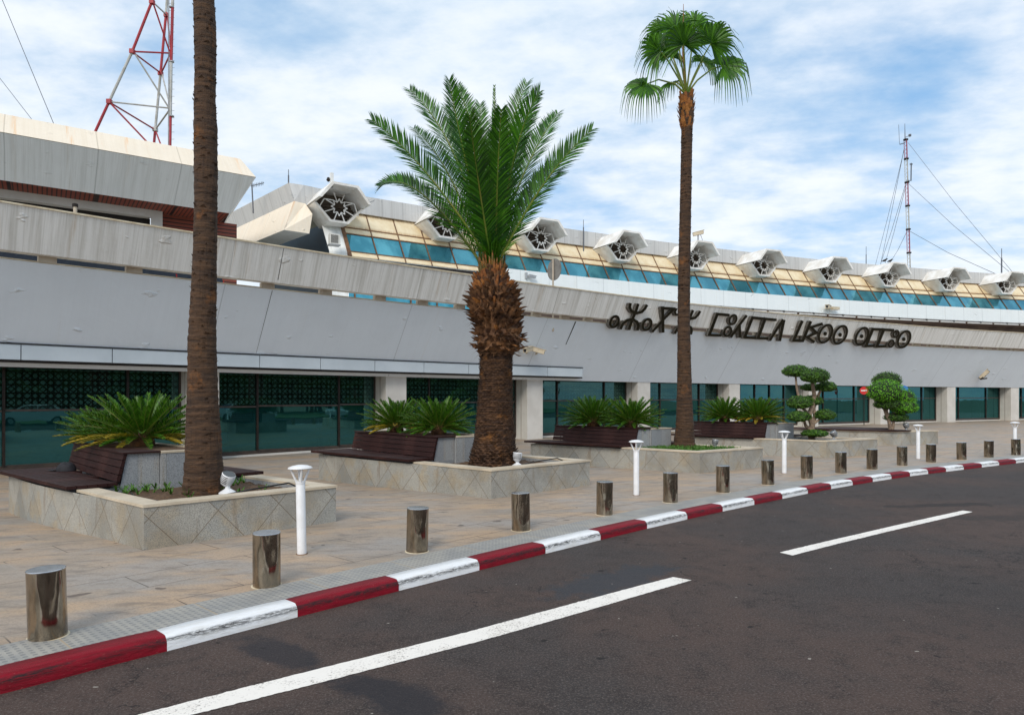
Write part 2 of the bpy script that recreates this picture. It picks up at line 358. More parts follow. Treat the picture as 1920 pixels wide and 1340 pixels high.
def m_kerb(name, c1, c2):
    m, t, b, tc, o = newmat(name)
    uv = tc.outputs['UV']; x, y, z = t.sep(uv)   # v: 0 at road .. 1 arris .. 3 back
    n = t.noise(t.map(uv, (.8, 0.5, 1)), 2.0, 7, 0.7); n2 = t.noise(t.map(uv, (7, 5.0, 1)), 2.0, 6, 0.75)
    scuffband = t.m('MULTIPLY', t.ramp(y, 0.40, 0.62), t.ramp(y, 1.0, 0.82))
    sc = t.m('MULTIPLY', scuffband, t.m('MULTIPLY', t.ramp(n, 0.36, 0.52), t.ramp(n2, 0.36, 0.56)))
    col = t.mix(t.ramp(t.noise(uv, 5, 5, 0.6), 0.4, 0.7), c1, c2)
    col = t.mix(t.m('MULTIPLY', sc, 0.95), col, (0.014, 0.014, 0.015))
    sp = t.ramp(t.noise(uv, 26, 3, 0.7), 0.63, 0.70)
    col = t.mix(t.m('MULTIPLY', sp, 0.5), col, (0.30, 0.22, 0.16))
    low = t.m('MULTIPLY', t.ramp(y, 0.22, 0.02), t.ramp(n2, 0.4, 0.6)); col = t.mix(t.m('MULTIPLY', low, 0.7), col, (0.09, 0.07, 0.06))
    t.l.new(col, b.inputs['Base Color']); b.inputs['Roughness'].default_value = 0.6; b.inputs['Specular IOR Level'].default_value = 0.25
    t.l.new(t.bump(n2, 0.5, 0.02), b.inputs['Normal'])
    return m
M['kerb_red'] = m_kerb('kerb_red_paint', (0.24, 0.001, 0.012), (0.15, 0.001, 0.007))
M['kerb_white'] = m_kerb('kerb_white_paint', (0.88, 0.89, 0.90), (0.78, 0.77, 0.74))

def m_asphalt():
    m, t, b, tc, o = newmat('asphalt')
    ob = tc.outputs['Object']
    n = t.noise(ob, 0.35, 7, 0.6); n2 = t.noise(ob, 70, 2, 0.8); n3 = t.noise(ob, 3.5, 6, 0.7)
    col = t.mix(t.ramp(n, 0.40, 0.60), (0.070, 0.046, 0.038), (0.046, 0.038, 0.036))
    col = t.mix(t.m('MULTIPLY', t.ramp(n3, 0.48, 0.68), 0.6), col, (0.030, 0.022, 0.020))
    col = t.mix(t.m('MULTIPLY', t.ramp(t.noise(ob, 5, 7, 0.8), 0.50, 0.66), 0.6), col, (0.020, 0.015, 0.014))
    col = t.mix(t.m('MULTIPLY', t.ramp(t.noise(t.map(ob, loc=(9, 2, 0)), 40, 4, 0.8), 0.5, 0.64), 0.5), col, (0.13, 0.10, 0.083))
    col = t.mix(t.m('MULTIPLY', t.ramp(n2, 0.56, 0.66), 0.6), col, (0.17, 0.15, 0.135))
    col = t.mix(t.m('MULTIPLY', t.ramp(n2, 0.44, 0.36), 0.55), col, (0.018, 0.016, 0.015))
    def patch(cx, cy, rx, ry, rot, amt, c, soft=0.25):
        nonlocal col
        v = t.map(ob, loc=(-cx, -cy, 0)); v = t.map(v, rot=(0, 0, R(-rot))); x, y, z = t.sep(v)
        d = t.m('SQRT', t.m('ADD', t.m('POWER', t.m('ABSOLUTE', t.m('DIVIDE', x, rx)), 2.0), t.m('POWER', t.m('ABSOLUTE', t.m('DIVIDE', y, ry)), 2.0)))
        d = t.m('ADD', d, t.m('MULTIPLY', t.m('SUBTRACT', t.noise(ob, 3.4, 7, 0.68), 0.5), 2.6))
        f = t.ramp(d, 1.0 + soft, 1.0 - soft); col = t.mix(t.m('MULTIPLY', f, amt), col, c)
    patch(-1.67, 4.86, 0.44, 0.15, -41, 0.7, (0.020, 0.021, 0.026), 0.35)
    patch(-0.78, 4.19, 0.60, 0.17, -34, 0.75, (0.018, 0.019, 0.024), 0.35)
    patch(0.95, 6.75, 0.85, 0.30, 40, 0.65, (0.036, 0.044, 0.054), 0.25)
    patch(0.75, 6.05, 0.14, 0.07, 20, 0.9, (0.010, 0.009, 0.009), 0.4)
    patch(7.3, 11.6, 1.1, 0.16, 10, 0.7, (0.022, 0.020, 0.020), 0.3)
    patch(7.9, 10.4, 1.6, 0.22, 4, 0.5, (0.028, 0.026, 0.025), 0.4)
    patch(5.2, 6.2, 1.9, 0.9, 30, 0.35, (0.030, 0.028, 0.028), 0.7)
    vo = t.new('ShaderNodeTexVoronoi', feature='DISTANCE_TO_EDGE'); wv = t.new('ShaderNodeVectorMath', operation='ADD')
    t.l.new(ob, wv.inputs[0]); dn = t.new('ShaderNodeVectorMath', operation='SCALE'); t.l.new(t.noise(ob, 1.3, 5, 0.7, out=1), dn.inputs[0]); dn.inputs['Scale'].default_value = 1.1
    t.l.new(dn.outputs[0], wv.inputs[1]); t.l.new(wv.outputs[0], vo.inputs['Vector']); vo.inputs['Scale'].default_value = 0.42
    crack = t.m('MULTIPLY', t.ramp(vo.outputs[0], 0.006, 0.001), t.ramp(t.noise(ob, 0.6, 3, 0.5), 0.50, 0.58))
    col = t.mix(t.m('MULTIPLY', crack, 0.75), col, (0.012, 0.010, 0.010))
    spot = t.noise(ob, 5.5, 2, 0.5); col = t.mix(t.m('MULTIPLY', t.ramp(spot, 0.735, 0.755), 0.85), col, (0.012, 0.011, 0.010))
    sp2 = t.noise(t.map(ob, loc=(5, 5, 5)), 13, 1, 0.5); col = t.mix(t.m('MULTIPLY', t.ramp(sp2, 0.80, 0.815), 0.9), col, (0.32, 0.29, 0.25))
    t.l.new(col, b.inputs['Base Color']); b.inputs['Roughness'].default_value = 0.85; b.inputs['Specular IOR Level'].default_value = 0.25
    t.l.new(t.bump(t.m('ADD', n2, t.m('MULTIPLY', n3, 0.4)), 0.55, 0.012), b.inputs['Normal'])
    return m
M['asphalt'] = m_asphalt()
def m_roadpaint():
    m, t, b, tc, o = newmat('road_paint')
    ob = tc.outputs['Object']
    n = t.noise(ob, 60, 3, 0.75); n2 = t.noise(ob, 4, 6, 0.7)
    w = t.m('MULTIPLY', t.ramp(n, 0.54, 0.62), t.ramp(n2, 0.40, 0.62))
    col = t.mix(t.m('MULTIPLY', w, 0.8), (0.84, 0.79, 0.72), (0.16, 0.13, 0.11))
    col = t.mix(t.m('MULTIPLY', t.ramp(n2, 0.5, 0.75), 0.25), col, (0.45, 0.38, 0.30))
    t.l.new(col, b.inputs['Base Color']); b.inputs['Roughness'].default_value = 0.6
    return m
M['road_paint'] = m_roadpaint()

def m_leaf(name, c1, c2, rough=0.5, trans=0.25):
    m, t, b, tc, o = newmat(name)
    geo = t.new('ShaderNodeNewGeometry')
    rnd = geo.outputs['Random Per Island']
    n = t.noise(tc.outputs['Object'], 2.5, 3, 0.6)
    f = t.m('ADD', t.m('MULTIPLY', rnd, 0.6), t.m('MULTIPLY', n, 0.4))
    col = t.mix(t.ramp(f, 0.2, 0.8), c1, c2)
    t.l.new(col, b.inputs['Base Color']); b.inputs['Roughness'].default_value = rough
    b.inputs['Specular IOR Level'].default_value = 0.35
    tl = t.new('ShaderNodeBsdfTranslucent'); t.l.new(t.mix(0.5, col, (0.12, 0.28, 0.01)), tl.inputs[0])
    mx = t.new('ShaderNodeMixShader'); mx.inputs[0].default_value = trans
    t.l.new(b.outputs[0], mx.inputs[1]); t.l.new(tl.outputs[0], mx.inputs[2]); t.l.new(mx.outputs[0], o.inputs[0])
    return m
M['date_leaf'] = m_leaf('date_palm_leaflets', (0.007, 0.050, 0.004), (0.060, 0.21, 0.006), 0.42, 0.22)
M['fan_leaf'] = m_leaf('fan_palm_leaf', (0.008, 0.055, 0.005), (0.09, 0.26, 0.008), 0.42, 0.3)
M['rachis'] = simple('palm_rachis', (0.10, 0.17, 0.015), (0.19, 0.20, 0.03), 0.5, 3)
M['rachis_orange'] = simple('palm_frond_base', (0.30, 0.085, 0.012), (0.10, 0.085, 0.012), 0.6, 5)
M['cycad_leaf'] = m_leaf('cycad_leaf', (0.010, 0.050, 0.004), (0.075, 0.20, 0.008), 0.45, 0.12)
M['cycad_yellow'] = m_leaf('cycad_yellow_leaf', (0.22, 0.20, 0.02), (0.50, 0.33, 0.03), 0.5, 0.2)
M['topiary'] = m_leaf('clipped_leaf', (0.020, 0.070, 0.008), (0.085, 0.19, 0.016), 0.55, 0.15)
M['topiary_bright'] = m_leaf('bright_clipped_leaf', (0.050, 0.20, 0.008), (0.17, 0.46, 0.016), 0.5, 0.2)
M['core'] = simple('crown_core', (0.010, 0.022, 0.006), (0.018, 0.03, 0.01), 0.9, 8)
M['tree_leaf'] = m_leaf('tree_leaf', (0.025, 0.07, 0.012), (0.06, 0.12, 0.02), 0.6, 0.2)
M['weed'] = m_leaf('weed_leaf', (0.04, 0.12, 0.015), (0.10, 0.22, 0.03), 0.6, 0.2)

def m_bark(name, c1, c2, c3, ring=26.0):
    m, t, b, tc, o = newmat(name)
    ob = tc.outputs['Object']
    n = t.noise(ob, 3.2, 6, 0.65); r = t.noise(t.map(ob, (3.5, 3.5, ring)), 1.0, 5, 0.7); v = t.noise(t.map(ob, (30, 30, 2.0)), 1.0, 4, 0.7)
    col = t.mix(t.ramp(r, 0.35, 0.65), c1, c2)
    col = t.mix(t.m('MULTIPLY', t.ramp(n, 0.55, 0.75), 0.8), col, c3)
    col = t.mix(t.m('MULTIPLY', t.ramp(v, 0.5, 0.75), 0.45), col, tuple(x * 0.3 for x in c1))
    t.l.new(col, b.inputs['Base Color']); b.inputs['Roughness'].default_value = 0.85
    t.l.new(t.bump(t.m('ADD', r, t.m('MULTIPLY', v, 0.5)), 0.9, 0.03), b.inputs['Normal'])
    return m
M['fan_bark'] = m_bark('fan_palm_bark', (0.036, 0.018, 0.009), (0.090, 0.045, 0.020), (0.24, 0.085, 0.014))
M['boot'] = m_bark('leaf_boot', (0.055, 0.022, 0.010), (0.21, 0.10, 0.040), (0.33, 0.13, 0.03), 8.0)
M['boot_orange'] = m_bark('fresh_leaf_boot', (0.26, 0.09, 0.025), (0.42, 0.17, 0.04), (0.50, 0.17, 0.03), 8.0)
M['date_bark'] = m_bark('date_palm_bark', (0.035, 0.016, 0.009), (0.11, 0.052, 0.022), (0.30, 0.12, 0.02), 18.0)
M['twig'] = simple('pale_branch', (0.30, 0.22, 0.15), (0.16, 0.11, 0.08), 0.8, 12, bump=0.4, bscale=40)

def m_car(name, c):
    m, t, b, tc, o = newmat(name)
    t.put(b.inputs['Base Color'], c); b.inputs['Roughness'].default_value = 0.25; b.inputs['Coat Weight'].default_value = 0.8
    b.inputs['Metallic'].default_value = 0.2
    return m
M['car_dark'] = m_car('car_dark_paint', (0.015, 0.025, 0.045)); M['car_white'] = m_car('car_white_paint', (0.75, 0.76, 0.78)); M['car_silver'] = m_car('car_silver_paint', (0.35, 0.37, 0.40))
M['car_glass'] = simple('car_glass', (0.02, 0.03, 0.035), None, 0.05, spec=0.8)

# ---------------------------------------------------------------- mesh building
class MB:
    def __init__(s): s.v = []; s.f = []; s.mi = []; s.uv = []
    def vert(s, p): s.v.append(Vector(p)); return len(s.v) - 1
    def poly(s, pts, uv=None, mi=0):
        i = len(s.v); s.v += [Vector(p) for p in pts]; s.f.append(tuple(range(i, i + len(pts)))); s.mi.append(mi)
        s.uv.append(uv if uv else [(0, 0)] * len(pts))
    def face(s, idx, uv=None, mi=0):
        s.f.append(tuple(idx)); s.mi.append(mi); s.uv.append(uv if uv else [(0, 0)] * len(idx))
    def obox(s, c, ax, ay, az, hx, hy, hz, mi=0):
        """oriented box with metre uvs"""
        c, ax, ay, az = Vector(c), Vector(ax), Vector(ay), Vector(az)
        P = lambda a, b_, d: c + ax * (a * hx) + ay * (b_ * hy) + az * (d * hz)
        def q(a, b_, d, e, w, h): s.poly([a, b_, d, e], [(0, 0), (w, 0), (w, h), (0, h)], mi)
        q(P(-1, -1, -1), P(1, -1, -1), P(1, -1, 1), P(-1, -1, 1), 2 * hx, 2 * hz)
        q(P(1, 1, -1), P(-1, 1, -1), P(-1, 1, 1), P(1, 1, 1), 2 * hx, 2 * hz)
        q(P(1, -1, -1), P(1, 1, -1), P(1, 1, 1), P(1, -1, 1), 2 * hy, 2 * hz)
        q(P(-1, 1, -1), P(-1, -1, -1), P(-1, -1, 1), P(-1, 1, 1), 2 * hy, 2 * hz)
        q(P(-1, -1, 1), P(1, -1, 1), P(1, 1, 1), P(-1, 1, 1), 2 * hx, 2 * hy)
        q(P(-1, 1, -1), P(1, 1, -1), P(1, -1, -1), P(-1, -1, -1), 2 * hx, 2 * hy)
    def box(s, x0, x1, y0, y1, z0, z1, mi=0):
        s.obox(((x0 + x1) / 2, (y0 + y1) / 2, (z0 + z1) / 2), (1, 0, 0), (0, 1, 0), (0, 0, 1), (x1 - x0) / 2, (y1 - y0) / 2, (z1 - z0) / 2, mi)
    def tube(s, pts, rad, n=8, mi=0, cap=True, jag=None):
        pts = [Vector(p) for p in pts]; rs = rad if isinstance(rad, (list, tuple)) else [rad] * len(pts)
        rings = []; up = Vector((0, 0, 1)); L = 0; prev = None
        for i, p in enumerate(pts):
            d = (pts[min(i + 1, len(pts) - 1)] - pts[max(i - 1, 0)]).normalized()
            if prev is None:
                a = d.cross(Vector((0, 1, 0)) if abs(d.y) < 0.9 else Vector((1, 0, 0))).normalized()
            else: a = (prev - d * prev.dot(d)).normalized()
            prev = a; b_ = d.cross(a)
            if i: L += (p - pts[i - 1]).length
            ring = []
            for k in range(n):
                an = 2 * math.pi * k / n; r = rs[i] * (jag(i, k) if jag else 1)
                ring.append(s.vert(p + a * (math.cos(an) * r) + b_ * (math.sin(an) * r)))
            rings.append((ring, L))
        for (r0, l0), (r1, l1) in zip(rings, rings[1:]):
            for k in range(n):
                k2 = (k + 1) % n; u0, u1 = k / n, (k + 1) / n
                s.face([r0[k], r0[k2], r1[k2], r1[k]], [(u0, l0), (u1, l0), (u1, l1), (u0, l1)], mi)
        if cap:
            s.face(rings[0][0][::-1], None, mi); s.face(rings[-1][0], None, mi)
    def lathe(s, prof, c=(0, 0, 0), n=24, mi=0):
        rings = []
        for r, z in prof: rings.append([s.vert((c[0] + math.cos(2 * math.pi * k / n) * r, c[1] + math.sin(2 * math.pi * k / n) * r, c[2] + z)) for k in range(n)])
        for a, b_ in zip(rings, rings[1:]):
            for k in range(n): s.face([a[k], a[(k + 1) % n], b_[(k + 1) % n], b_[k]], None, mi)
        s.face(rings[0][::-1], None, mi); s.face(rings[-1], None, mi)
    def grid(s, rows, uvs=None, mi=0, flip=False):
        """rows of equal-length point lists joined into quads"""
        ids = [[s.vert(p) for p in r] for r in rows]
        for i in range(len(rows) - 1):
            for j in range(len(rows[0]) - 1):
                q = [(i, j), (i, j + 1), (i + 1, j + 1), (i + 1, j)]
                if flip: q = q[::-1]
                s.face([ids[a][b_] for a, b_ in q], [uvs[a][b_] for a, b_ in q] if uvs else None, mi)
    def build(s, name, mats, parent=None, org=None, smooth=False, bevel=0, angle=None):
        me = bpy.data.meshes.new(name)
        o_ = Vector(org) if org is not None else Vector((0, 0, 0))
        me.from_pydata([tuple(p - o_) for p in s.v], [], s.f)
        for m in (mats if isinstance(mats, (list, tuple)) else [mats]): me.materials.append(m)
        me.polygons.foreach_set('material_index', s.mi)
        ul = me.uv_layers.new(name='UVMap'); flat = [c for f in s.uv for q in f for c in q]; ul.data.foreach_set('uv', flat)
        if smooth: me.polygons.foreach_set('use_smooth', [True] * len(me.polygons))
        me.update()
        ob = bpy.data.objects.new(name, me); COL.objects.link(ob)
        if parent is not None: ob.parent = parent
        elif org is not None: ob.location = o_
        if bevel:
            md = ob.modifiers.new('bevel', 'BEVEL'); md.width = bevel; md.segments = 2; md.limit_method = 'ANGLE'
        if angle:
            bm = bmesh.new(); bm.from_mesh(me)
            bmesh.ops.remove_doubles(bm, verts=bm.verts, dist=1e-5)
            for e in bm.edges:
                if len(e.link_faces) == 2 and e.calc_face_angle(0) > R(angle): e.smooth = False
            for f in bm.faces: f.smooth = True
            bm.to_mesh(me); bm.free()
        return ob

def tag(o, label=None, cat=None, group=None, kind=None):
    if label: o['label'] = label
    if cat: o['category'] = cat
    if group: o['group'] = group
    if kind: o['kind'] = kind
    return o
def empty(name, loc=(0, 0, 0), rz=0.0, label=None, cat=None, group=None):
    e = bpy.data.objects.new(name, None); COL.objects.link(e); e.location = loc; e.rotation_euler = (0, 0, rz); e.empty_display_size = 0.2
    return tag(e, label, cat, group)
def copy_tree(o, parent=None):
    c = o.copy(); COL.objects.link(c)
    c.parent = parent
    for ch in list(o.children): copy_tree(ch, c)
    return c

# ---------------------------------------------------------------- survey helpers
def pz(x, y, z=0.0):
    """the point of height z seen at photo position x, y"""
    Y = (CAMH - z) * FPX / (y - HZ); return Vector(((x - 960) / FPX * Y, Y, z))
def py_(x, y, Y): return Vector(((x - 960) / FPX * Y, Y, CAMH + (HZ - y) * Y / FPX))
class Arc:
    def __init__(s, P0, h0, Rr): s.h0 = h0; s.R = Rr; s.C = Vector(P0) + Rr * Vector((math.sin(h0), -math.cos(h0)))
    def n(s, t): h = s.h0 - t / s.R; return Vector((math.sin(h), -math.cos(h), 0))
    def d(s, t): h = s.h0 - t / s.R; return Vector((math.cos(h), math.sin(h), 0))
    def pt(s, t, o=0.0, z=0.0):
        n = s.n(t); return Vector((s.C.x - (s.R - o) * n.x, s.C.y - (s.R - o) * n.y, z))
    def s_at(s, x, o=0.0):
        u = (x - 960) / FPX; d = Vector((u, 1)); r = s.R - o
        a = d.dot(d); b_ = -2 * d.dot(s.C); c = s.C.dot(s.C) - r * r; t = (-b_ + math.sqrt(b_ * b_ - 4 * a * c)) / 2 / a
        p = d * t; n = (s.C - p) / r; return (s.h0 - math.atan2(n[0], -n[1])) * s.R
    def off(s, p): return s.R - (Vector(p[:2]) - s.C).length
A = Arc((-10.38, 23.03), .7468, 159.0)        # ground-floor columns / elevated road
U = Arc((-7.9, 33.0), R(33.9), 164.2)         # upper terminal facade

def interp(x, tab):
    if x <= tab[0][0]: return tab[0][1]
    for (a, p), (b_, q) in zip(tab, tab[1:]):
        if x <= b_: return p + (q - p) * (x - a) / (b_ - a)
    return tab[-1][1]
ZF = [(-30, -.52), (-15, -.47), (-10, -.40), (1, -.21), (20, -.11), (38, -.02), (55, .05), (90, .05)]
def zfac(x): return interp(x, ZF)

# kerb: joints measured along the front foot of the kerb
ROADZ = -0.10
KJ = [pz(x, y, ROADZ) for x, y in ((313, 1220), (555, 1157), (746, 1107), (898, 1069), (1022, 1037), (1125.6, 1012), (1213, 990), (1288, 973), (1355, 958), (1414, 946), (1466.5, 935), (1515, 924.5), (1557, 916), (1599, 909), (1636, 902.7), (1671.6, 897.3), (1704.5, 892.5), (1740, 887.8), (1772, 884), (1807, 880), (1840, 876), (1873, 872), (1905, 868))]
for i in range(2):                                # light smoothing of the surveyed joints
    KJ = [KJ[0]] + [KJ[j] * 0.5 + (KJ[j - 1] + KJ[j + 1]) * 0.25 for j in range(1, len(KJ) - 1)] + [KJ[-1]]
d0 = (KJ[0] - KJ[2]).normalized(); h = math.atan2(d0.y, d0.x); p = KJ[0].copy(); pre = []
for i in range(36):
    p = p + Vector((math.cos(h), math.sin(h), 0)) * 1.07; h += R(0.5) if i < 10 else 0; pre.append(p.copy())
NPRE = len(pre)
d1 = (KJ[-1] - KJ[-4]).normalized(); h = math.atan2(d1.y, d1.x); p = KJ[-1].copy(); post = []
for i in range(60):
    p = p + Vector((math.cos(h), math.sin(h), 0)) * 1.1; h -= R(0.35) if i < 40 else 0; post.append(p.copy())
KJ = pre[::-1] + KJ + post
def leftn(i):
    a, b_ = KJ[max(i - 1, 0)], KJ[min(i + 1, len(KJ) - 1)]; d = (b_ - a).normalized(); return Vector((-d.y, d.x, 0))
KN = [leftn(i) for i in range(len(KJ))]
KIN = [k + n * 0.20 for k, n in zip(KJ, KN)]
def kerb_dist(p):
    best = 1e9
    for a, b_, n in zip(KIN, KIN[1:], KN):
        ab = (b_ - a); ab.z = 0; ap = Vector((p[0] - a.x, p[1] - a.y, 0)); t = max(0, min(1, ap.dot(ab) / ab.dot(ab)))
        dd = (ap - ab * t); s_ = dd.dot(n); L = dd.length
        if L < abs(best): best = L if s_ >= 0 else -L
    return best
def gz(x, y):
    dk = kerb_dist((x, y)); o = A.off((x, y))
    if dk <= 1: return 0.0
    D = max(dk + max(o, -2), 2.0); return zfac(x) * max(0.0, min(1.0, (dk - 1) / (D - 1)))

# ================================================================= GROUND
def build_ground():
    g = MB(); g.poly([(-1500, -1500, -0.9), (1500, -1500, -0.9), (1500, 1500, -0.9), (-1500, 1500, -0.9)])
    tag(g.build('ground', M['earth']), kind='structure')
    n = len(KJ); rows = []
    far = [A.pt(-34 + (130.0) * i / (n - 1), -12.0) for i in range(n)]
    for r in range(29):
        t = (r / 28) ** 1.25; row = []
        for i in range(n):
            q = KIN[i].lerp(far[i], t); row.append(Vector((q.x, q.y, gz(q.x, q.y))))
        rows.append(row)
    m = MB(); m.grid(rows, flip=True); tag(m.build('pavement', M['paving'], smooth=True), kind='structure')
    # tactile strip
    m = MB(); L = 0; r0 = []; r1 = []; u0 = []; u1 = []
    for i in range(n):
        if i: L += (KIN[i] - KIN[i - 1]).length
        a = KIN[i] + KN[i] * 0.005; b_ = KIN[i] + KN[i] * 0.47
        a.z = b_.z = 0.004; r0.append(a); r1.append(b_); u0.append((L, 0)); u1.append((L, 0.465))
    m.grid([r0, r1], [u0, u1], flip=True); tag(m.build('tactile_strip', M['tactile']), kind='structure')
    # kerb blocks (painted alternately)
    m = MB(); zt = 0.012
    for i in range(n - 1):
        ph = (i - NPRE) % 2; L = (KJ[i + 1] - KJ[i]).length; sub = 5; rws = []
        for k in range(sub + 1):
            f = k / sub; 
            p_ = KJ[i].lerp(KJ[i + 1], f); nn = KN[i].lerp(KN[i + 1], f); jit = (random.random() - .5) * 0.006
            e = 0.004 if k in (0, sub) else 0.0
            sec = [(p_ + nn * (0.0 + jit), ROADZ - 0.05), (p_ + nn * (0.0 + jit), ROADZ + 0.06 ), (p_ + nn * (0.010 + jit), zt - 0.028 - e), (p_ + nn * (0.032 + jit), zt - 0.004 - e), (p_ + nn * 0.06, zt - e), (p_ + nn * 0.204, zt - e), (p_ + nn * 0.208, -0.08)]
            rws.append([Vector((q.x, q.y, z)) for q, z in sec])
        uvs = [[(i * 1.13 + L * k / sub, v) for v in (0, .55, .85, 1.05, 1.4, 3, 3.3)] for k in range(sub + 1)]
        m.grid(rws, uvs, mi=ph, flip=False)
    tag(m.build('kerb', [M['kerb_white'], M['kerb_red']], smooth=True), kind='structure')
    # road
    m = MB(); rws = []
    for r in range(9):
        rws.append([Vector((KJ[i].x, KJ[i].y, ROADZ)) - KN[i] * (-0.15 + r * 1.8) for i in range(n)])
    m.grid(rws, flip=False); tag(m.build('road', M['asphalt']), kind='structure')
    m = MB(); rws = []
    for r in (0, 1, 2, 3, 4):
        rws.append([Vector((KJ[i].x, KJ[i].y, ROADZ + 0.1 if r else ROADZ)) - KN[i] * (14.25 + (0.01 if r == 1 else 0) + max(0, r - 1) * 9) for i in range(n)])
    m.grid(rws); tag(m.build('verge', M['lawn']), kind='structure')
    # painted dashes
    zp = ROADZ + 0.004
    def dash(pts, name='lane_marking'):
        far_, near = pts; m = MB()
        rnd = random.Random(2); rows = []
        for edge in (far_, near):
            P_ = [pz(*p_, zp) for p_ in edge]; row = []
            for q0, q1 in zip(P_, P_[1:]):
                for k_ in range(40): q = q0.lerp(q1, k_ / 40); row.append(q + Vector((rnd.gauss(0, .0022), rnd.gauss(0, .0022), 0)))
            rows.append(row + [P_[-1]])
        m.grid(rows, flip=True)
        return tag(m.build(name, M['road_paint']), kind='structure')
    dash(([(253, 1340), (560, 1262), (880, 1183), (1050, 1137), (1180, 1102), (1262, 1081)], [(340, 1344), (600, 1279), (900, 1201), (1070, 1153), (1210, 1112), (1297, 1087)]))
    dash(([(1461, 1035), (1550, 1014), (1650, 991), (1740, 970.5), (1805, 956.5)], [(1486, 1040.5), (1570, 1019), (1665, 996), (1760, 974), (1824, 959)]))
    d = Vector((pz(1262, 1081, zp) - pz(560, 1262, zp))).normalized(); s0 = pz(253, 1340, zp) - d * 0.8; nrm = Vector((d.y, -d.x, 0))
    m = MB(); m.grid([[s0 - d * 6, s0], [s0 - d * 6 + nrm * .13, s0 + nrm * .13]], flip=True); 
build_ground()

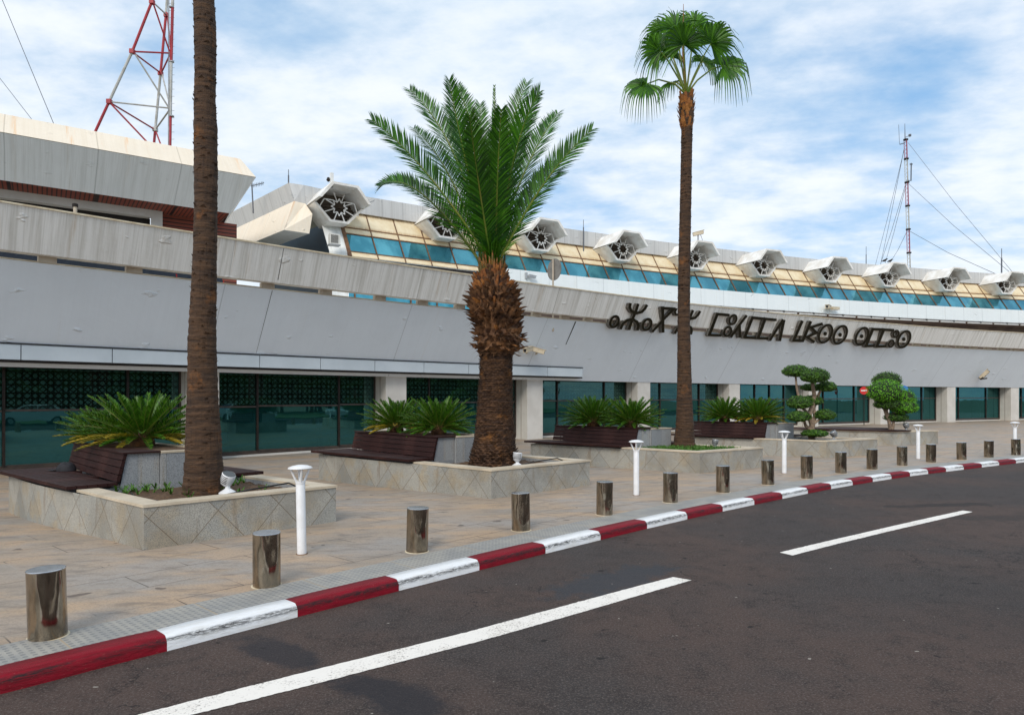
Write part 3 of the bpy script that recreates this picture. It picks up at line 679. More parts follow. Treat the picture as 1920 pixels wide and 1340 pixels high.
# ================================================================= ELEVATED ROAD (leaning white wall, parapet, columns)
def srange(a, b_, st):
    n = max(1, int(math.ceil((b_ - a) / st))); return [a + (b_ - a) * i / n for i in range(n + 1)]
def strip(mb, arc, ss, prof, mi=0, vo=0.0, flip=False, vscale=1.0):
    """profile [(o, z)...] swept along the arc; uv = metres"""
    L = [0]
    for (o0, z0), (o1, z1) in zip(prof, prof[1:]): L.append(L[-1] + math.hypot(o1 - o0, z1 - z0))
    rows = [[arc.pt(s_, o, z) for s_ in ss] for o, z in prof]
    uvs = [[(s_, (vo + l) * vscale) for s_ in ss] for l in L]
    mb.grid(rows, uvs, mi, flip)
SA, SB = -32.0, 96.0
er_org = A.pt(0, 0, gz(*A.pt(0, 0)[:2]))
er = empty('elevated_road', er_org, 0, 'long curved white elevated road with leaning wall and slotted parapet', 'elevated road')
def build_elevated():
    ss = srange(SA, SB, 1.5)
    m = MB(); strip(m, A, ss, [(-0.3, 2.62), (0.06, 2.62), (1.9, 5.34), (1.9 - .35, 5.34), (1.5, 5.0)])
    m.build('wall', M['wall'], er, er_org)
    m = MB(); strip(m, A, ss, [(1.9 - .3, 5.345), (1.93, 5.345), (1.93, 5.375)], mi=0)
    m.build('wall_edge', M['coping_yellow'], er, er_org)
    m = MB(); strip(m, A, ss, [(1.85, 5.52), (2.2, 5.52), (2.7, 6.60), (2.42, 6.60), (1.9, 5.6), (1.85, 5.52)])
    m.build('parapet', M['parapet'], er, er_org)
    m = MB(); strip(m, A, ss, [(2.40, 6.602), (2.735, 6.602), (2.74, 6.645), (2.40, 6.645)])
    m.build('parapet_coping', M['coping_yellow'], er, er_org)
    m = MB(); strip(m, A, ss, [(1.45, 4.75), (-1.5, 4.80), (-7.0, 4.85)])
    strip(m, A, ss, [(-7.0, 2.95), (0.12, 2.95)]) ; m.build('deck', M['deck'], er, er_org)
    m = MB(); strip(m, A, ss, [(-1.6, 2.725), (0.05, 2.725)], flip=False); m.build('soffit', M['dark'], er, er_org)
    # short posts in the slot between wall and parapet
    posts = []
    for x in (91, 254, 505, 614, 716, 796, 866, 944, 1010, 1063, 1107, 1150, 1200, 1252, 1340, 1385, 1425, 1462, 1500, 1536, 1572, 1608):
        posts.append(A.s_at(x, 2.0))
    s_ = A.s_at(1695, 2.0)
    while s_ < 80: posts.append(s_); s_ += 1.62
    s_ = posts[0]
    for k in range(6): s_ -= 2.8; posts.append(s_)
    for s_ in posts:
        m = MB(); m.obox(A.pt(s_, 1.82, 5.445), A.d(s_), A.n(s_), (0, 0, 1), 0.20 if s_ < 20 else .3, .13, .085)
        m.build('slot_post', M['beige_post'], er, er_org)
    # metal fascia on the near part, in panels
    fe = A.s_at(1090, .4); k = 0; s0 = fe
    while s0 > -28:
        s1 = s0 - 2.28
        m = MB()
        a, b_ = s1 + .012, s0 - .012
        strip(m, A, [a, (a + b_) / 2, b_], [(0.1, 2.80), (0.505, 2.80), (0.51, 3.22), (0.40, 3.24)])
        for q, fl in ((a, False), (b_, True)):
            pts = [A.pt(q, .1, 2.80), A.pt(q, .505, 2.80), A.pt(q, .505, 3.22), A.pt(q, .3, 3.2)]
            m.poly(pts if fl else pts[::-1])
        m.build('fascia_panel', M['fascia'], er, er_org); s0 = s1
    m = MB(); strip(m, A, srange(-28, fe, 1.5), [(0.05, 2.73), (0.47, 2.73), (0.47, 2.795), (.05, 2.795)])
    strip(m, A, srange(-28, fe, 1.5), [(0.54, 3.235), (0.54, 3.265), (0.3, 3.265)]); m.build('fascia_rail', M['dark'], er, er_org)
    # columns
    for k in range(-3, 12):
        s_ = k * 7.5; m = MB(); b_ = A.pt(s_, -.5); z0 = gz(b_.x, b_.y) - .1; d, n = A.d(s_), A.n(s_)
        m.obox(A.pt(s_, -.48, (z0 + 2.715) / 2), d, n, (0, 0, 1), .48, .5, (2.715 - z0) / 2)
        o = m.build('column', M['column'], er, er_org, bevel=0.015)
        m = MB(); m.obox(A.pt(s_ - .481, -.45, (z0 + 2.7) / 2), n, d, (0, 0, 1), .012, .003, (2.7 - z0) / 2); m.build('column_joint', M['soffit'], o, er_org)
    # dark run-off scar and expansion joints on the wall
    for xt, yt, xb, yb, w in ((1080, 600, 1057, 660, .035), (520, 531, 533, 466, .014), (511, 550, 478, 668, .008)):
        m = MB()
        o_of = lambda y: None
        if yt == 600: a, b_ = (1.875, 5.30), (1.19, 4.28); sa = A.s_at(1080, 1.9)
        elif yt == 531: a, b_ = (2.2, 5.53), (2.69, 6.58); sa = A.s_at(520, 2.2)
        else: a, b_ = (1.875, 5.3), (.49, 3.25); sa = A.s_at(511, 1.9)
        e = .006; 
        m.poly([A.pt(sa - w, a[0] + e, a[1]), A.pt(sa + w, a[0] + e, a[1]), A.pt(sa + w * .4, b_[0] + e, b_[1]), A.pt(sa - w * .6, b_[0] + e, b_[1])])
        m.build('joint_scar', M['dark'], er, er_org)
build_elevated()

# ---------------------------------------------------------------- ground floor glazing
gf_org = A.pt(0, -.9, gz(*A.pt(0, -.9)[:2]))
gf = empty('glazed_hall', gf_org, 0, 'dark green glazed hall front with bronze frames and fretwork panes under the elevated road', 'glass front')
def floorz(s_, o=-.85): p_ = A.pt(s_, o); return gz(p_.x, p_.y)
def build_hall():
    O = -0.9
    for k in range(-3, 11):
        b0 = k * 7.5 + .50; b1 = (k + 1) * 7.5 - .50
        cuts = [b0, k * 7.5 + 2.15, k * 7.5 + 5.4, b1]
        if k == 4: cuts = [b0, 30 + 1.5, 30 + 2.9, 30 + 4.3, 30 + 5.7, b1]
        for a, b_ in zip(cuts, cuts[1:]):
            z0 = (floorz(a) + floorz(b_)) / 2 + .16; zt = z0 + 1.66; ztop = 2.70
            door = k == 4 and 31 < (a + b_) / 2 < 36
            if door: z0 -= .12
            for q0, q1, nm, mt in ((z0 + .04, zt - .03, 'lower_pane', M['glass']), (zt + .03, ztop - .03, 'upper_pane', M['glass_fret'] if k < 4 else M['glass'])):
                m = MB(); m.poly([A.pt(a + .03, O, q0), A.pt(b_ - .03, O, q0), A.pt(b_ - .03, O, q1), A.pt(a + .03, O, q1)], [(a, q0), (b_, q0), (b_, q1), (a, q1)])
                m.build('door_glass' if door and nm == 'lower_pane' else nm, mt, gf, gf_org)
            m = MB()
            for c, hw in ((a, .035), (b_, .035)):
                m.obox(A.pt(c, O + .02, (z0 + ztop) / 2), A.d(c), A.n(c), (0, 0, 1), hw, .05, (ztop - z0) / 2)
            mid = (a + b_) / 2; hl = (b_ - a) / 2 - .035
            for z_ in (z0 + .02, zt, ztop - .015): m.obox(A.pt(mid, O + .015, z_), A.d(mid), A.n(mid), (0, 0, 1), hl, .04, .03 if z_ != z0 + .02 else .035)
            m.build('window_frame', M['bronze'], gf, gf_org)
        zs = (floorz(b0) + floorz(b1)) / 2
        m = MB(); mid = (b0 + b1) / 2; sg = srange(b0, b1, 2.2)
        rows = [[A.pt(s_, o, floorz(s_) + z_) for s_ in sg] for o, z_ in ((O + .14, -.05), (O + .14, .065), (O + .07, .075))]
        m.grid(rows); m.build('sill', M['column'], gf, gf_org)
        m = MB(); rows = [[A.pt(s_, o, floorz(s_) + z_) for s_ in sg] for o, z_ in ((O + .065, 0.06), (O + .065, .155), (O - .05, .16))]
        m.grid(rows); m.build('sill_board', M['bronze'], gf, gf_org)
    ss = srange(SA, SB, 3)
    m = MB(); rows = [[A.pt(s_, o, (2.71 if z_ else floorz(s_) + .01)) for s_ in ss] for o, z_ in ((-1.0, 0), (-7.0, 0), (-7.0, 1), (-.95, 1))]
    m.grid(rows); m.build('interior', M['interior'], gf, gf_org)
    for k in range(-2, 10):
        m = MB(); m.obox(A.pt(k * 7.5 + 2.0, -4.5, 1.3), A.d(0), A.n(0), (0, 0, 1), .25, .25, 1.4); m.build('inner_column', M['column'], gf, gf_org)
build_hall()

# ================================================================= UPPER TERMINAL
tb_org = U.pt(0, 0, 0)
tb = empty('terminal_building', tb_org, 0, 'long terminal building with blue glass band, cream cladding and white lattice scoops', 'terminal')
def build_terminal():
    S0, S1 = 0.0, 100.0
    lean = lambda z: -(z - 8.8) * 0.66
    ss = srange(S0, S1, 1.48)
    GB, GT, BT, PT = 8.86, 9.86, 10.22, 11.15
    # cladding / glass cells between mullions
    n = len(ss) - 1
    m_lo, m_mid, m_hi = MB(), MB(), MB()
    for i in range(n):
        a, b_ = ss[i], ss[i + 1]
        if i < 66:
            m = MB(); c0 = (a + .03, b_ - .03)
            m.poly([U.pt(c0[0], lean(GB), GB), U.pt(c0[1], lean(GB), GB), U.pt(c0[1], lean(GT), GT), U.pt(c0[0], lean(GT), GT)], [(a, 0), (b_, 0), (b_, 1.2), (a, 1.2)])
            m.build('window_pane', M['blue_glass'], tb, tb_org)
        for mm, z0, z1 in ((m_lo, 8.58, GB - .03), (m_mid, GT + .03, BT - .02), (m_hi, BT + .02, PT)):
            e = .012
            mm.poly([U.pt(a + .02, lean(z0) + e, z0), U.pt(b_ - .02, lean(z0) + e, z0), U.pt(b_ - .02, lean(z1) + e, z1), U.pt(a + .02, lean(z1) + e, z1)], [(a, 0), (b_, 0), (b_, 1), (a, 1)])
    m_lo.build('sill_panels', M['panel'], tb, tb_org); m_mid.build('head_panels', M['panel'], tb, tb_org); m_hi.build('cladding', M['panel'], tb, tb_org)
    m = MB(); s2 = srange(S0, S1, 2)
    strip(m, U, s2, [(lean(8.0) - .05, 8.0), (lean(PT) - .05, PT)]); m.build('backing_wall', M['dark'], tb, tb_org)
    m = MB()
    for z_ in (GB, GT, BT): strip(m, U, s2, [(lean(z_) - .03, z_ - .03), (lean(z_) + .04, z_ - .028), (lean(z_) + .04, z_ + .022), (lean(z_) - .03, z_ + .03)])
    m.build('rail', M['rust_mullion'], tb, tb_org)
    for i, s_ in enumerate(ss[:70]):
        m = MB(); z0, z1 = 8.58, PT; w = .022
        if i == 0: w = .09
        if i == 28: w = .05
        if i == 0: s_ = .02
        ax = U.d(s_); up = (U.pt(s_, lean(z1), z1) - U.pt(s_, lean(z0), z0)).normalized(); nn = ax.cross(up)
        m.obox((U.pt(s_, lean(z1), z1) + U.pt(s_, lean(z0), z0)) / 2 - nn * -.0, ax, up, nn, w, (z1 - z0) / 2 / max(up.z, .1), .05)
        m.build('mullion', M['rust_mullion'], tb, tb_org)
    # roof edge (grey boards) and flat roof
    m = MB(); strip(m, U, srange(S0 - .9, S1, 1.5), [(-1.75, 11.15), (-1.38, 11.15), (-1.42, 12.07), (-1.9, 12.07), (-14, 12.0)])
    m.build('roof_edge', M['grey_conc'], tb, tb_org)
    # white canopy slab over the forecourt
    cs = U.s_at(947, .8); s3 = srange(cs, S1, 2)
    m = MB(); strip(m, U, s3, [(.05, 8.86), (.62, 8.80), (.66, 7.78), (.60, 7.74)])
    m.poly([U.pt(cs, .05, 8.86), U.pt(cs, .62, 8.80), U.pt(cs, .66, 7.78), U.pt(cs, .05, 7.78)])
    m.build('canopy', M['canopy'], tb, tb_org)
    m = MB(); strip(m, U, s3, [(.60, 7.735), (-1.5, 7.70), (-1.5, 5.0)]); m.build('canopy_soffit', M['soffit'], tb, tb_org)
    s_ = cs + 1
    while s_ < 80:
        m = MB(); a = U.pt(s_, .62, 7.62); b_ = U.pt(s_ + 2.5, .62, 7.62)
        m.tube([a, U.pt(s_ + 1.3, .62, 7.62), b_], .045, 8); m.build('lamp_tube', M['white'], tb, tb_org)
        m = MB(); m.obox(U.pt(s_ + 1.3, .62, 7.685), U.d(s_), U.n(s_), (0, 0, 1), .06, .05, .05); m.build('tube_bracket', M['dark'], tb, tb_org)
        s_ += 2.75
    # lower storey wall behind the parapet (left part, white) and forecourt wall
    m = MB(); strip(m, U, srange(0, cs, 1.5), [(.04, 8.58), (.02, 4.8)], mi=0); m.build('lower_wall', M['blue_glass'], tb, tb_org)
    m = MB(); strip(m, U, srange(0, cs, 1.5), [(.08, 8.64), (.12, 8.60), (.12, 8.10), (.04, 8.10)]); m.build('sill_band', M['canopy'], tb, tb_org)
    k = 0.3
    while k < cs:
        m = MB(); m.obox(U.pt(k, .06, 6.5), U.d(k), U.n(k), (0, 0, 1), .03, .03, 1.6); m.build('lower_mullion', M['rust_mullion'], tb, tb_org); k += 1.48
    # left end: wall, navy recess and flared roof return
    P = lambda x, y, z: Vector((x, y, z))
    A0, B0, A1, B1 = P(-10.7, 32.7, 12.05), P(-10.4, 32.6, 11.15), P(-10.07, 33.04, 12.05), P(-10.0, 33.05, 11.15)
    E1, D0, D1 = P(-9.44, 32.3, 10.44), P(-10.45, 31.3, 9.45), P(-9.5, 32.0, 9.45)
    d = Vector((-.685, .729, 0)); L = 16
    m = MB()
    m.poly([B0, B1, A1, A0], [(0, 0), (.8, 0), (.8, .9), (0, .9)]); m.poly([B0, A0, A0 + d * L, B0 + d * L], [(0, 0), (0, .9), (L, .9), (L, 0)])
    m.poly([A0, A1, U.pt(-2.2, -1.42, 12.05) , A0 + d * L])
    m.poly([A1, B1, U.pt(-.9, -1.38, 11.15), U.pt(-.9, -1.42, 12.07)], [(0, 0.9), (0, 0), (1, 0), (1, .9)])
    m.build('roof_return', M['grey_conc'], tb, tb_org)
    m = MB(); m.poly([B0, D0, D1, E1, B1], [(0, 1.7), (0, 0), (1.2, 0), (1.5, 1), (.8, 1.7)]); m.poly([D0, B0, B0 + d * L, D0 + d * L], [(0, 0), (0, 2.1), (L, 2.1), (L, 0)])
    m.poly([B1, E1, E1 + d * 3, B1 + d * 3])
    m.build('eave', M['cream_cap'], tb, tb_org)
    sf = MB(); sf.poly([D0, D0 + d * L, D1 + d * L, D1], [(0, 0), (L, 0), (L, 1.2), (0, 1.2)]); sf.poly([D1, D1 + d * L, E1 + d * L + P(0, 0, 0), E1])
    sf.build('eave_soffit', M['grey_plain'], tb, tb_org)
    # navy recess wall + end wall
    q0 = U.pt(-.25, .1, 0); nd = -U.n(0)
    m = MB(); a, b_ = q0 + nd * 1.2, q0 + nd * 1.2 + d * 8 + nd * .6
    m.poly([P(a.x, a.y, 4.8), P(b_.x, b_.y, 4.8), P(b_.x, b_.y, 10.6), P(a.x, a.y, 10.6)], [(0, 0), (8, 0), (8, 6), (0, 6)])
    m.build('recess_wall', M['navy'], tb, tb_org)
    m = MB(); e0 = U.pt(-.05, .1, 0); e1 = U.pt(-1.45, .1, 0)
    m.poly([P(e0.x, e0.y, 4.8), U.pt(-.05, lean(8.8), 8.8), U.pt(-.05, lean(10.9), 10.9), U.pt(-1.0, lean(10.9) - .1, 10.9), U.pt(-.85, lean(8.8) - .3, 8.8), U.pt(-.85, -.25, 4.8)], [(0, 0), (0, 4), (0, 6), (.8, 6), (.8, 4), (.8, 0)])
    m.build('end_wall', M['grey_plain'], tb, tb_org)
    for x, y, w in ((557, 451, 9), (541, 452, 3)):
        q = b_.lerp(a, .35 if x == 557 else .2)
        m = MB(); q2 = q + U.n(0) * .04; m.obox((q2.x, q2.y, 8.9), d, nd, (0, 0, 1), .35 if w > 5 else .12, .02, .55); m.build('recess_window', M['dark'], tb, tb_org)
build_terminal()

SCOOPX = [654, 854, 1028, 1180, 1316, 1443, 1567, 1677, 1789, 1897]
def build_scoops():
    hexp = [(-.47, -.80), (.47, -.80), (1.22, 0.02), (.62, .80), (-.62, .80), (-1.22, .02)]   # (along, up)
    zc = 10.95
    for k, x in enumerate(SCOOPX):
        sc = U.s_at(x, 0.0) - .47
        w = lambda a, z, o: U.pt(sc, 0, 0) + U.d(sc) * a + U.n(sc) * o + Vector((0, 0, zc + z))
        OL, OU, OB = 0.0, .85, -2.0       # front of lower half, front of hood, back
        th = .11
        inn = [(a * (1 - th / 1.0) if abs(a) > .6 else a * .86, z * .87) for a, z in hexp]
        m = MB()
        def shell(idx, of, ob):
            P_ = [w(*hexp[i], of) for i in idx]; Q_ = [w(*hexp[i], ob) for i in idx]; I_ = [w(*inn[i], of) for i in idx]; J_ = [w(*inn[i], ob + .3) for i in idx]
            for i in range(len(idx) - 1):
                m.poly([P_[i], P_[i + 1], Q_[i + 1], Q_[i]]); m.poly([P_[i], P_[i + 1], I_[i + 1], I_[i]]); m.poly([I_[i], I_[i + 1], J_[i + 1], J_[i]])
            for i in (0, -1): m.poly([P_[i], I_[i], J_[i], Q_[i]])
        shell([5, 0, 1, 2], OL, OB + .4)
        o = m.build('scoop_tray', M['scoop'], tb, tb_org)
        m = MB(); 
        hexu = [(1.27, .06), (.64, .86), (-.64, .86), (-1.27, .06)]
        iu = [(1.12, .06), (.56, .75), (-.56, .75), (-1.12, .06)]
        P_ = [w(a, z, OU - (.0 if z > .5 else .0)) for a, z in hexu]; Q_ = [w(a, z, OB) for a, z in hexu]; I_ = [w(a, z, OU) for a, z in iu]; J_ = [w(a, z, OB + .2) for a, z in iu]
        for i in range(3):
            m.poly([P_[i], P_[i + 1], Q_[i + 1], Q_[i]]); m.poly([P_[i], P_[i + 1], I_[i + 1], I_[i]]); m.poly([I_[i], I_[i + 1], J_[i + 1], J_[i]])
        for i in (0, -1): m.poly([P_[i], I_[i], J_[i], Q_[i]])
        hood = m.build('scoop_hood', M['scoop'], tb, tb_org)
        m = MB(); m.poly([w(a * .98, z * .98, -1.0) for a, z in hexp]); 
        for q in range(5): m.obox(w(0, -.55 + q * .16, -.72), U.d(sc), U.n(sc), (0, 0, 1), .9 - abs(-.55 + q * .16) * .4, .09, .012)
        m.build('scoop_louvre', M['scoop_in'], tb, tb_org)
        # lattice: eight-pointed star ring with struts reaching the shell
        m = MB(); ol = -.02; rr = .027
        sx, cz = 0.86, -.06
        def L2(a, z): return w(a * sx, cz + z * .88, ol)
        star = []
        for i in range(16):
            an = math.pi / 8 * i + math.pi / 2; rad = .47 if i % 2 == 0 else .28; star.append((math.cos(an) * rad, math.sin(an) * rad))
        def bar(p_, q_): m.tube([L2(*p_), L2(*q_)], rr, 5)
        for i in range(16): bar(star[i], star[(i + 1) % 16])
        for i in (1, 3, 5, 7, 9, 11, 13, 15):
            a, z = star[i]; r_ = math.hypot(a, z)
            if i in (1, 15, 7, 9):   # side struts
                f = 2.6 if i in (9, 7) else 2.6
            f = {1: 2.9, 15: 2.9, 3: 2.9, 13: 2.9, 5: 3.2, 11: 3.2, 7: 2.9, 9: 2.9}[i]
            bar((a, z), (a * f, z * f))
        bar((-.36, .34), (-.86, .34)); bar((-.86, .34), (-1.12, -.12)); bar((.36, .34), (.86, .34)); bar((.86, .34), (1.12, -.34)); bar((-.36, .34), star[3] if False else star[2]); bar((.36, .34), star[14])
        m.build('scoop_lattice', M['scoop'], hood, tb_org)
build_scoops()

# ================================================================= OFFICE BLOCK (upper left)
def build_block():
    hd = R(34.4); d = Vector((math.cos(hd), math.sin(hd), 0)); n = Vector((math.sin(hd), -math.cos(hd), 0))
    tip = Vector((-9.94, 26.5, 0)); org = tip.copy()
    b = empty('office_block', org, 0, 'grey overhanging office block with cream coping and red slatted soffit behind the parapet', 'office building')
    L = 22.0
    W = lambda t, q, z: tip + d * t - n * q + Vector((0, 0, z))      # t along (negative = leftwards), q back, z up
    m = MB(); m.poly([W(-L, 0, 10.31), W(0, 0, 10.31), W(-.315, 1.18, 11.3), W(-L, 1.18, 11.3)], [(-L, 0), (0, 0), (-.3, 1.5), (-L, 1.5)])
    m.poly([W(0, 0, 10.31), W(.6, 9, 10.31), W(.2, 9, 11.3), W(-.315, 1.18, 11.3)], [(0, 0), (9, 0), (9, 1.5), (1, 1.5)])
    m.poly([W(-L, 1.18, 11.3), W(-.315, 1.18, 11.3), W(.2, 9, 11.3), W(-L, 9, 11.3)]); m.build('coping', M['cream_cap'], b, org)
    m = MB(); m.poly([W(-L, 1.53, 9.15), W(-.65, 1.53, 9.15), W(0, 0.0, 10.29), W(-L, 0.0, 10.29)], [(-L, 0), (-.6, 0), (0, 1.9), (-L, 1.9)])
    m.poly([W(-.65, 1.53, 9.15), W(0, 9, 9.15), W(.6, 9, 10.3), W(0, 0, 10.3)], [(0, 0), (8, 0), (9, 1.9), (0, 1.9)]); m.build('overhang', M['grey_plain'], b, org)
    m = MB(); m.poly([W(-L, 1.53, 9.15), W(-.65, 1.53, 9.15), W(-.65, 4.2, 9.16), W(-L, 4.2, 9.16)], [(-L, 0), (-.65, 0), (-.65, 2.6), (-L, 2.6)]); m.poly([W(-.65, 1.53, 9.15), W(0, 9, 9.15), W(-.65, 9, 9.15)])
    m.build('soffit', M['red_slat'], b, org)
    m = MB()
    xe = -1.55 # right end of the framed wall (near trunk)
    te = -2.9
    m.poly([W(-L, 2.75, 8.86), W(te, 2.75, 8.86), W(te, 2.75, 9.15), W(-L, 2.75, 9.15)]); m.poly([W(te - .42, 2.75, 5), W(te, 2.75, 5), W(te, 2.75, 8.86), W(te - .42, 2.75, 8.86)])
    m.poly([W(te, 2.75, 5), W(te, 3.2, 5), W(te, 3.2, 9.15), W(te, 2.75, 9.15)])
    m.poly([W(-L, 3.12, 8.86), W(te - .42, 3.12, 8.86), W(te - .42, 2.75, 8.86), W(-L, 2.75, 8.86)]); m.build('window_surround', M['column'], b, org)
    m = MB(); m.poly([W(-L, 3.1, 5), W(te - .4, 3.1, 5), W(te - .4, 3.1, 8.86), W(-L, 3.1, 8.86)]); m.build('window_band', M['dark'], b, org)
    m = MB(); m.poly([W(te, 3.2, 5), W(0, 3.2, 5), W(0, 3.2, 9.15), W(te, 3.2, 9.15)], [(0, 0), (0, 3), (4, 3), (4, 0)]); m.poly([W(0, 3.2, 5), W(.2, 9, 5), W(.2, 9, 9.15), W(0, 3.2, 9.15)]); m.build('slatted_wall', M['red_slat'], b, org)
    for i in range(5):
        m = MB(); t0 = te - .55 - i * 1.3; m.obox(W(t0 - .55, 3.04, 7.95), d, n, (0, 0, 1), .52, .02, .045); m.build('window_rail', M['grey_metal'], b, org)
    # stub post on the parapet
    o_ = A.pt(A.s_at(141, 2.3), 2.3, 6.3); p = empty('vent_post', o_, 0, 'short rusty vent post with dark cap standing behind the parapet under the red soffit', 'post')
    m = MB(); m.tube([o_, o_ + Vector((0, 0, .62))], .045, 10); m.build('post', M['beige_post'], p, o_)
    m = MB(); m.tube([o_ + Vector((0, 0, .60)), o_ + Vector((0, 0, .68))], .07, 10); m.build('cap', M['dark'], p, o_)
build_block()

# ================================================================= LETTERS on the wall
def lean_pt(x, y, extra):
    """point seen at x, y on the leaning face of wall and parapet, moved out by extra"""
    o = 2.2
    for _ in range(12):
        q = A.pt(A.s_at(x, o + extra), o + extra); z = CAMH + (HZ - y) * q.y / FPX
        o = max(0, min(2.7, .06 + (z - 2.62) * .665))
    return Vector((q.x, q.y, z))
def build_letters():
    org = lean_pt(1425, 600, .2)
    root = empty('wall_lettering', org, 0, 'raised dark Tifinagh letters spelling the airport name along the leaning white wall', 'lettering')
    za = lambda p_: (1120 + p_[0] / 6.0, 540 + p_[1] / 6.0); zb = lambda p_: (1420 + p_[0] / 6.0, 560 + p_[1] / 6.0)
    def stroke(mf, me, pts, w):
        """pts photo px polyline, w width px -> extruded ribbon on the leaning face"""
        P2 = [Vector(p_) for p_ in pts]; Ls, Rs = [], []
        for i, p_ in enumerate(P2):
            if i == 0: d = (P2[1] - p_).normalized(); mt = 1
            elif i == len(P2) - 1: d = (p_ - P2[-2]).normalized(); mt = 1
            else:
                a, b_ = (p_ - P2[i - 1]).normalized(), (P2[i + 1] - p_).normalized(); d = (a + b_).normalized(); mt = 1 / max(.55, a.dot(d))
            nn = Vector((-d.y, d.x)) * w / 2 * mt; Ls.append(p_ + nn); Rs.append(p_ - nn)
        f = lambda p_, e: lean_pt(p_.x, p_.y, e)
        # side depth: same shape at the wall, straight behind (move along the wall normal)
        def back(q): 
            s_ = (A.h0 - math.atan2((A.C - Vector(q[:2])).x, -(A.C - Vector(q[:2])).y)) * A.R
            return q - A.n(s_) * .19
        LF = [f(p_, .30) for p_ in Ls]; RF = [f(p_, .30) for p_ in Rs]; LB = [back(q) for q in LF]; RB = [back(q) for q in RF]
        n_ = len(P2)
        for i in range(n_ - 1):
            mf.poly([LF[i], LF[i + 1], RF[i + 1], RF[i]])
            me.poly([LF[i], LF[i + 1], LB[i + 1], LB[i]]); me.poly([RF[i], RF[i + 1], RB[i + 1], RB[i]])
        me.poly([LF[0], RF[0], RB[0], LB[0]]); me.poly([LF[-1], RF[-1], RB[-1], LB[-1]])
    def ring(c, rx, ry, shear=.38, n=28): return [(c[0] + math.cos(a) * rx - shear * math.sin(a) * ry * 1.0 * (-1) * -1, c[1] + math.sin(a) * ry) for a in [2 * math.pi * i / n for i in range(n + 1)]]
    def letter(strokes, conv):
        mf, me = MB(), MB()
        for pts, w in strokes: stroke(mf, me, [conv(p_) for p_ in pts], w / 6.0)
        face = mf.build('letter', M['sign_dark'], root, org); me.build('letter_side', M['sign_edge'], face, org); return face
    def disc(c, r): return (ring(c, r * .5, r * .5, 0, 14), r)
    letter([(ring((193, 378), 46, 62, .25), 26)], za)
    letter([([(374, 168), (364, 215), (384, 258), (440, 285), (500, 268), (535, 232), (562, 188)], 30), ([(462, 176), (425, 285), (396, 345), (356, 468)], 30), ([(262, 460), (292, 395), (345, 358), (402, 352), (447, 380), (462, 425), (452, 475)], 30)], za)
    letter([(ring((560, 410), 46, 62, .25), 26)], za)
    letter([([(735, 205), (740, 500)], 32), ([(715, 222), (880, 232)], 28), ([(868, 228), (745, 352), (618, 492)], 28)], za)
    letter([([(893, 228), (874, 268), (884, 296), (925, 300)], 22)], za)
    letter([([(980, 232), (966, 275), (985, 330), (1040, 348), (1100, 335), (1135, 300), (1158, 258)], 28), ([(1078, 248), (1035, 350), (1005, 410), (970, 520)], 28), ([(873, 510), (905, 450), (955, 420), (1010, 415), (1055, 445), (1062, 480), (1052, 520)], 28)], za)
    def brack(top, bot, tr, br, conv): letter([([top, bot], 32), ([(top[0] - 10, top[1] + 12), tr], 28), ([(bot[0] - 6, bot[1] - 10), br], 28)], conv)
    brack((1356, 278), (1256, 536), (1488, 303), (1396, 532), za)
    letter([(ring((1527, 355), 38, 52, .25), 22), (ring((1467, 488), 38, 52, .25), 22)], za)
    letter([([(1682, 306), (1595, 420), (1502, 552)], 28), ([(1600, 415), (1606, 558)], 30)], za)
    brack((1752, 318), (1655, 562), (1885, 345), (1790, 560), za)
    brack((95, 212), (5, 452), (218, 238), (124, 445), zb)
    letter([([(292, 232), (215, 350), (142, 468)], 28), ([(302, 236), (278, 350), (252, 474)], 32)], zb)
    letter([([(508, 246), (404, 480)], 32), ([(400, 466), (522, 474)], 28), ([(604, 252), (508, 480)], 32)], zb)
    letter([([(738, 280), (605, 322), (668, 382), (558, 432), (645, 488)], 30)], zb)
    def dotring(c, rx, ry):
        face = letter([(ring(c, rx, ry, .32), 24)], zb); mf, me = MB(), MB(); pts, w = disc((c[0] - 4, c[1]), 22)
        stroke(mf, me, [zb(p_) for p_ in pts], w / 6.0); mf.build('letter_dot', M['sign_dark'], face, org)
    dotring((768, 393), 68, 100); dotring((935, 405), 68, 100); dotring((1178, 422), 64, 96)
    brack((1306, 328), (1218, 542), (1412, 345), (1322, 528), zb); brack((1428, 334), (1342, 546), (1538, 352), (1452, 534), zb)
    letter([(ring((1562, 395), 28, 38, .25), 18), (ring((1507, 505), 28, 38, .25), 18)], zb)
    dotring((1652, 455), 64, 92)
build_letters()

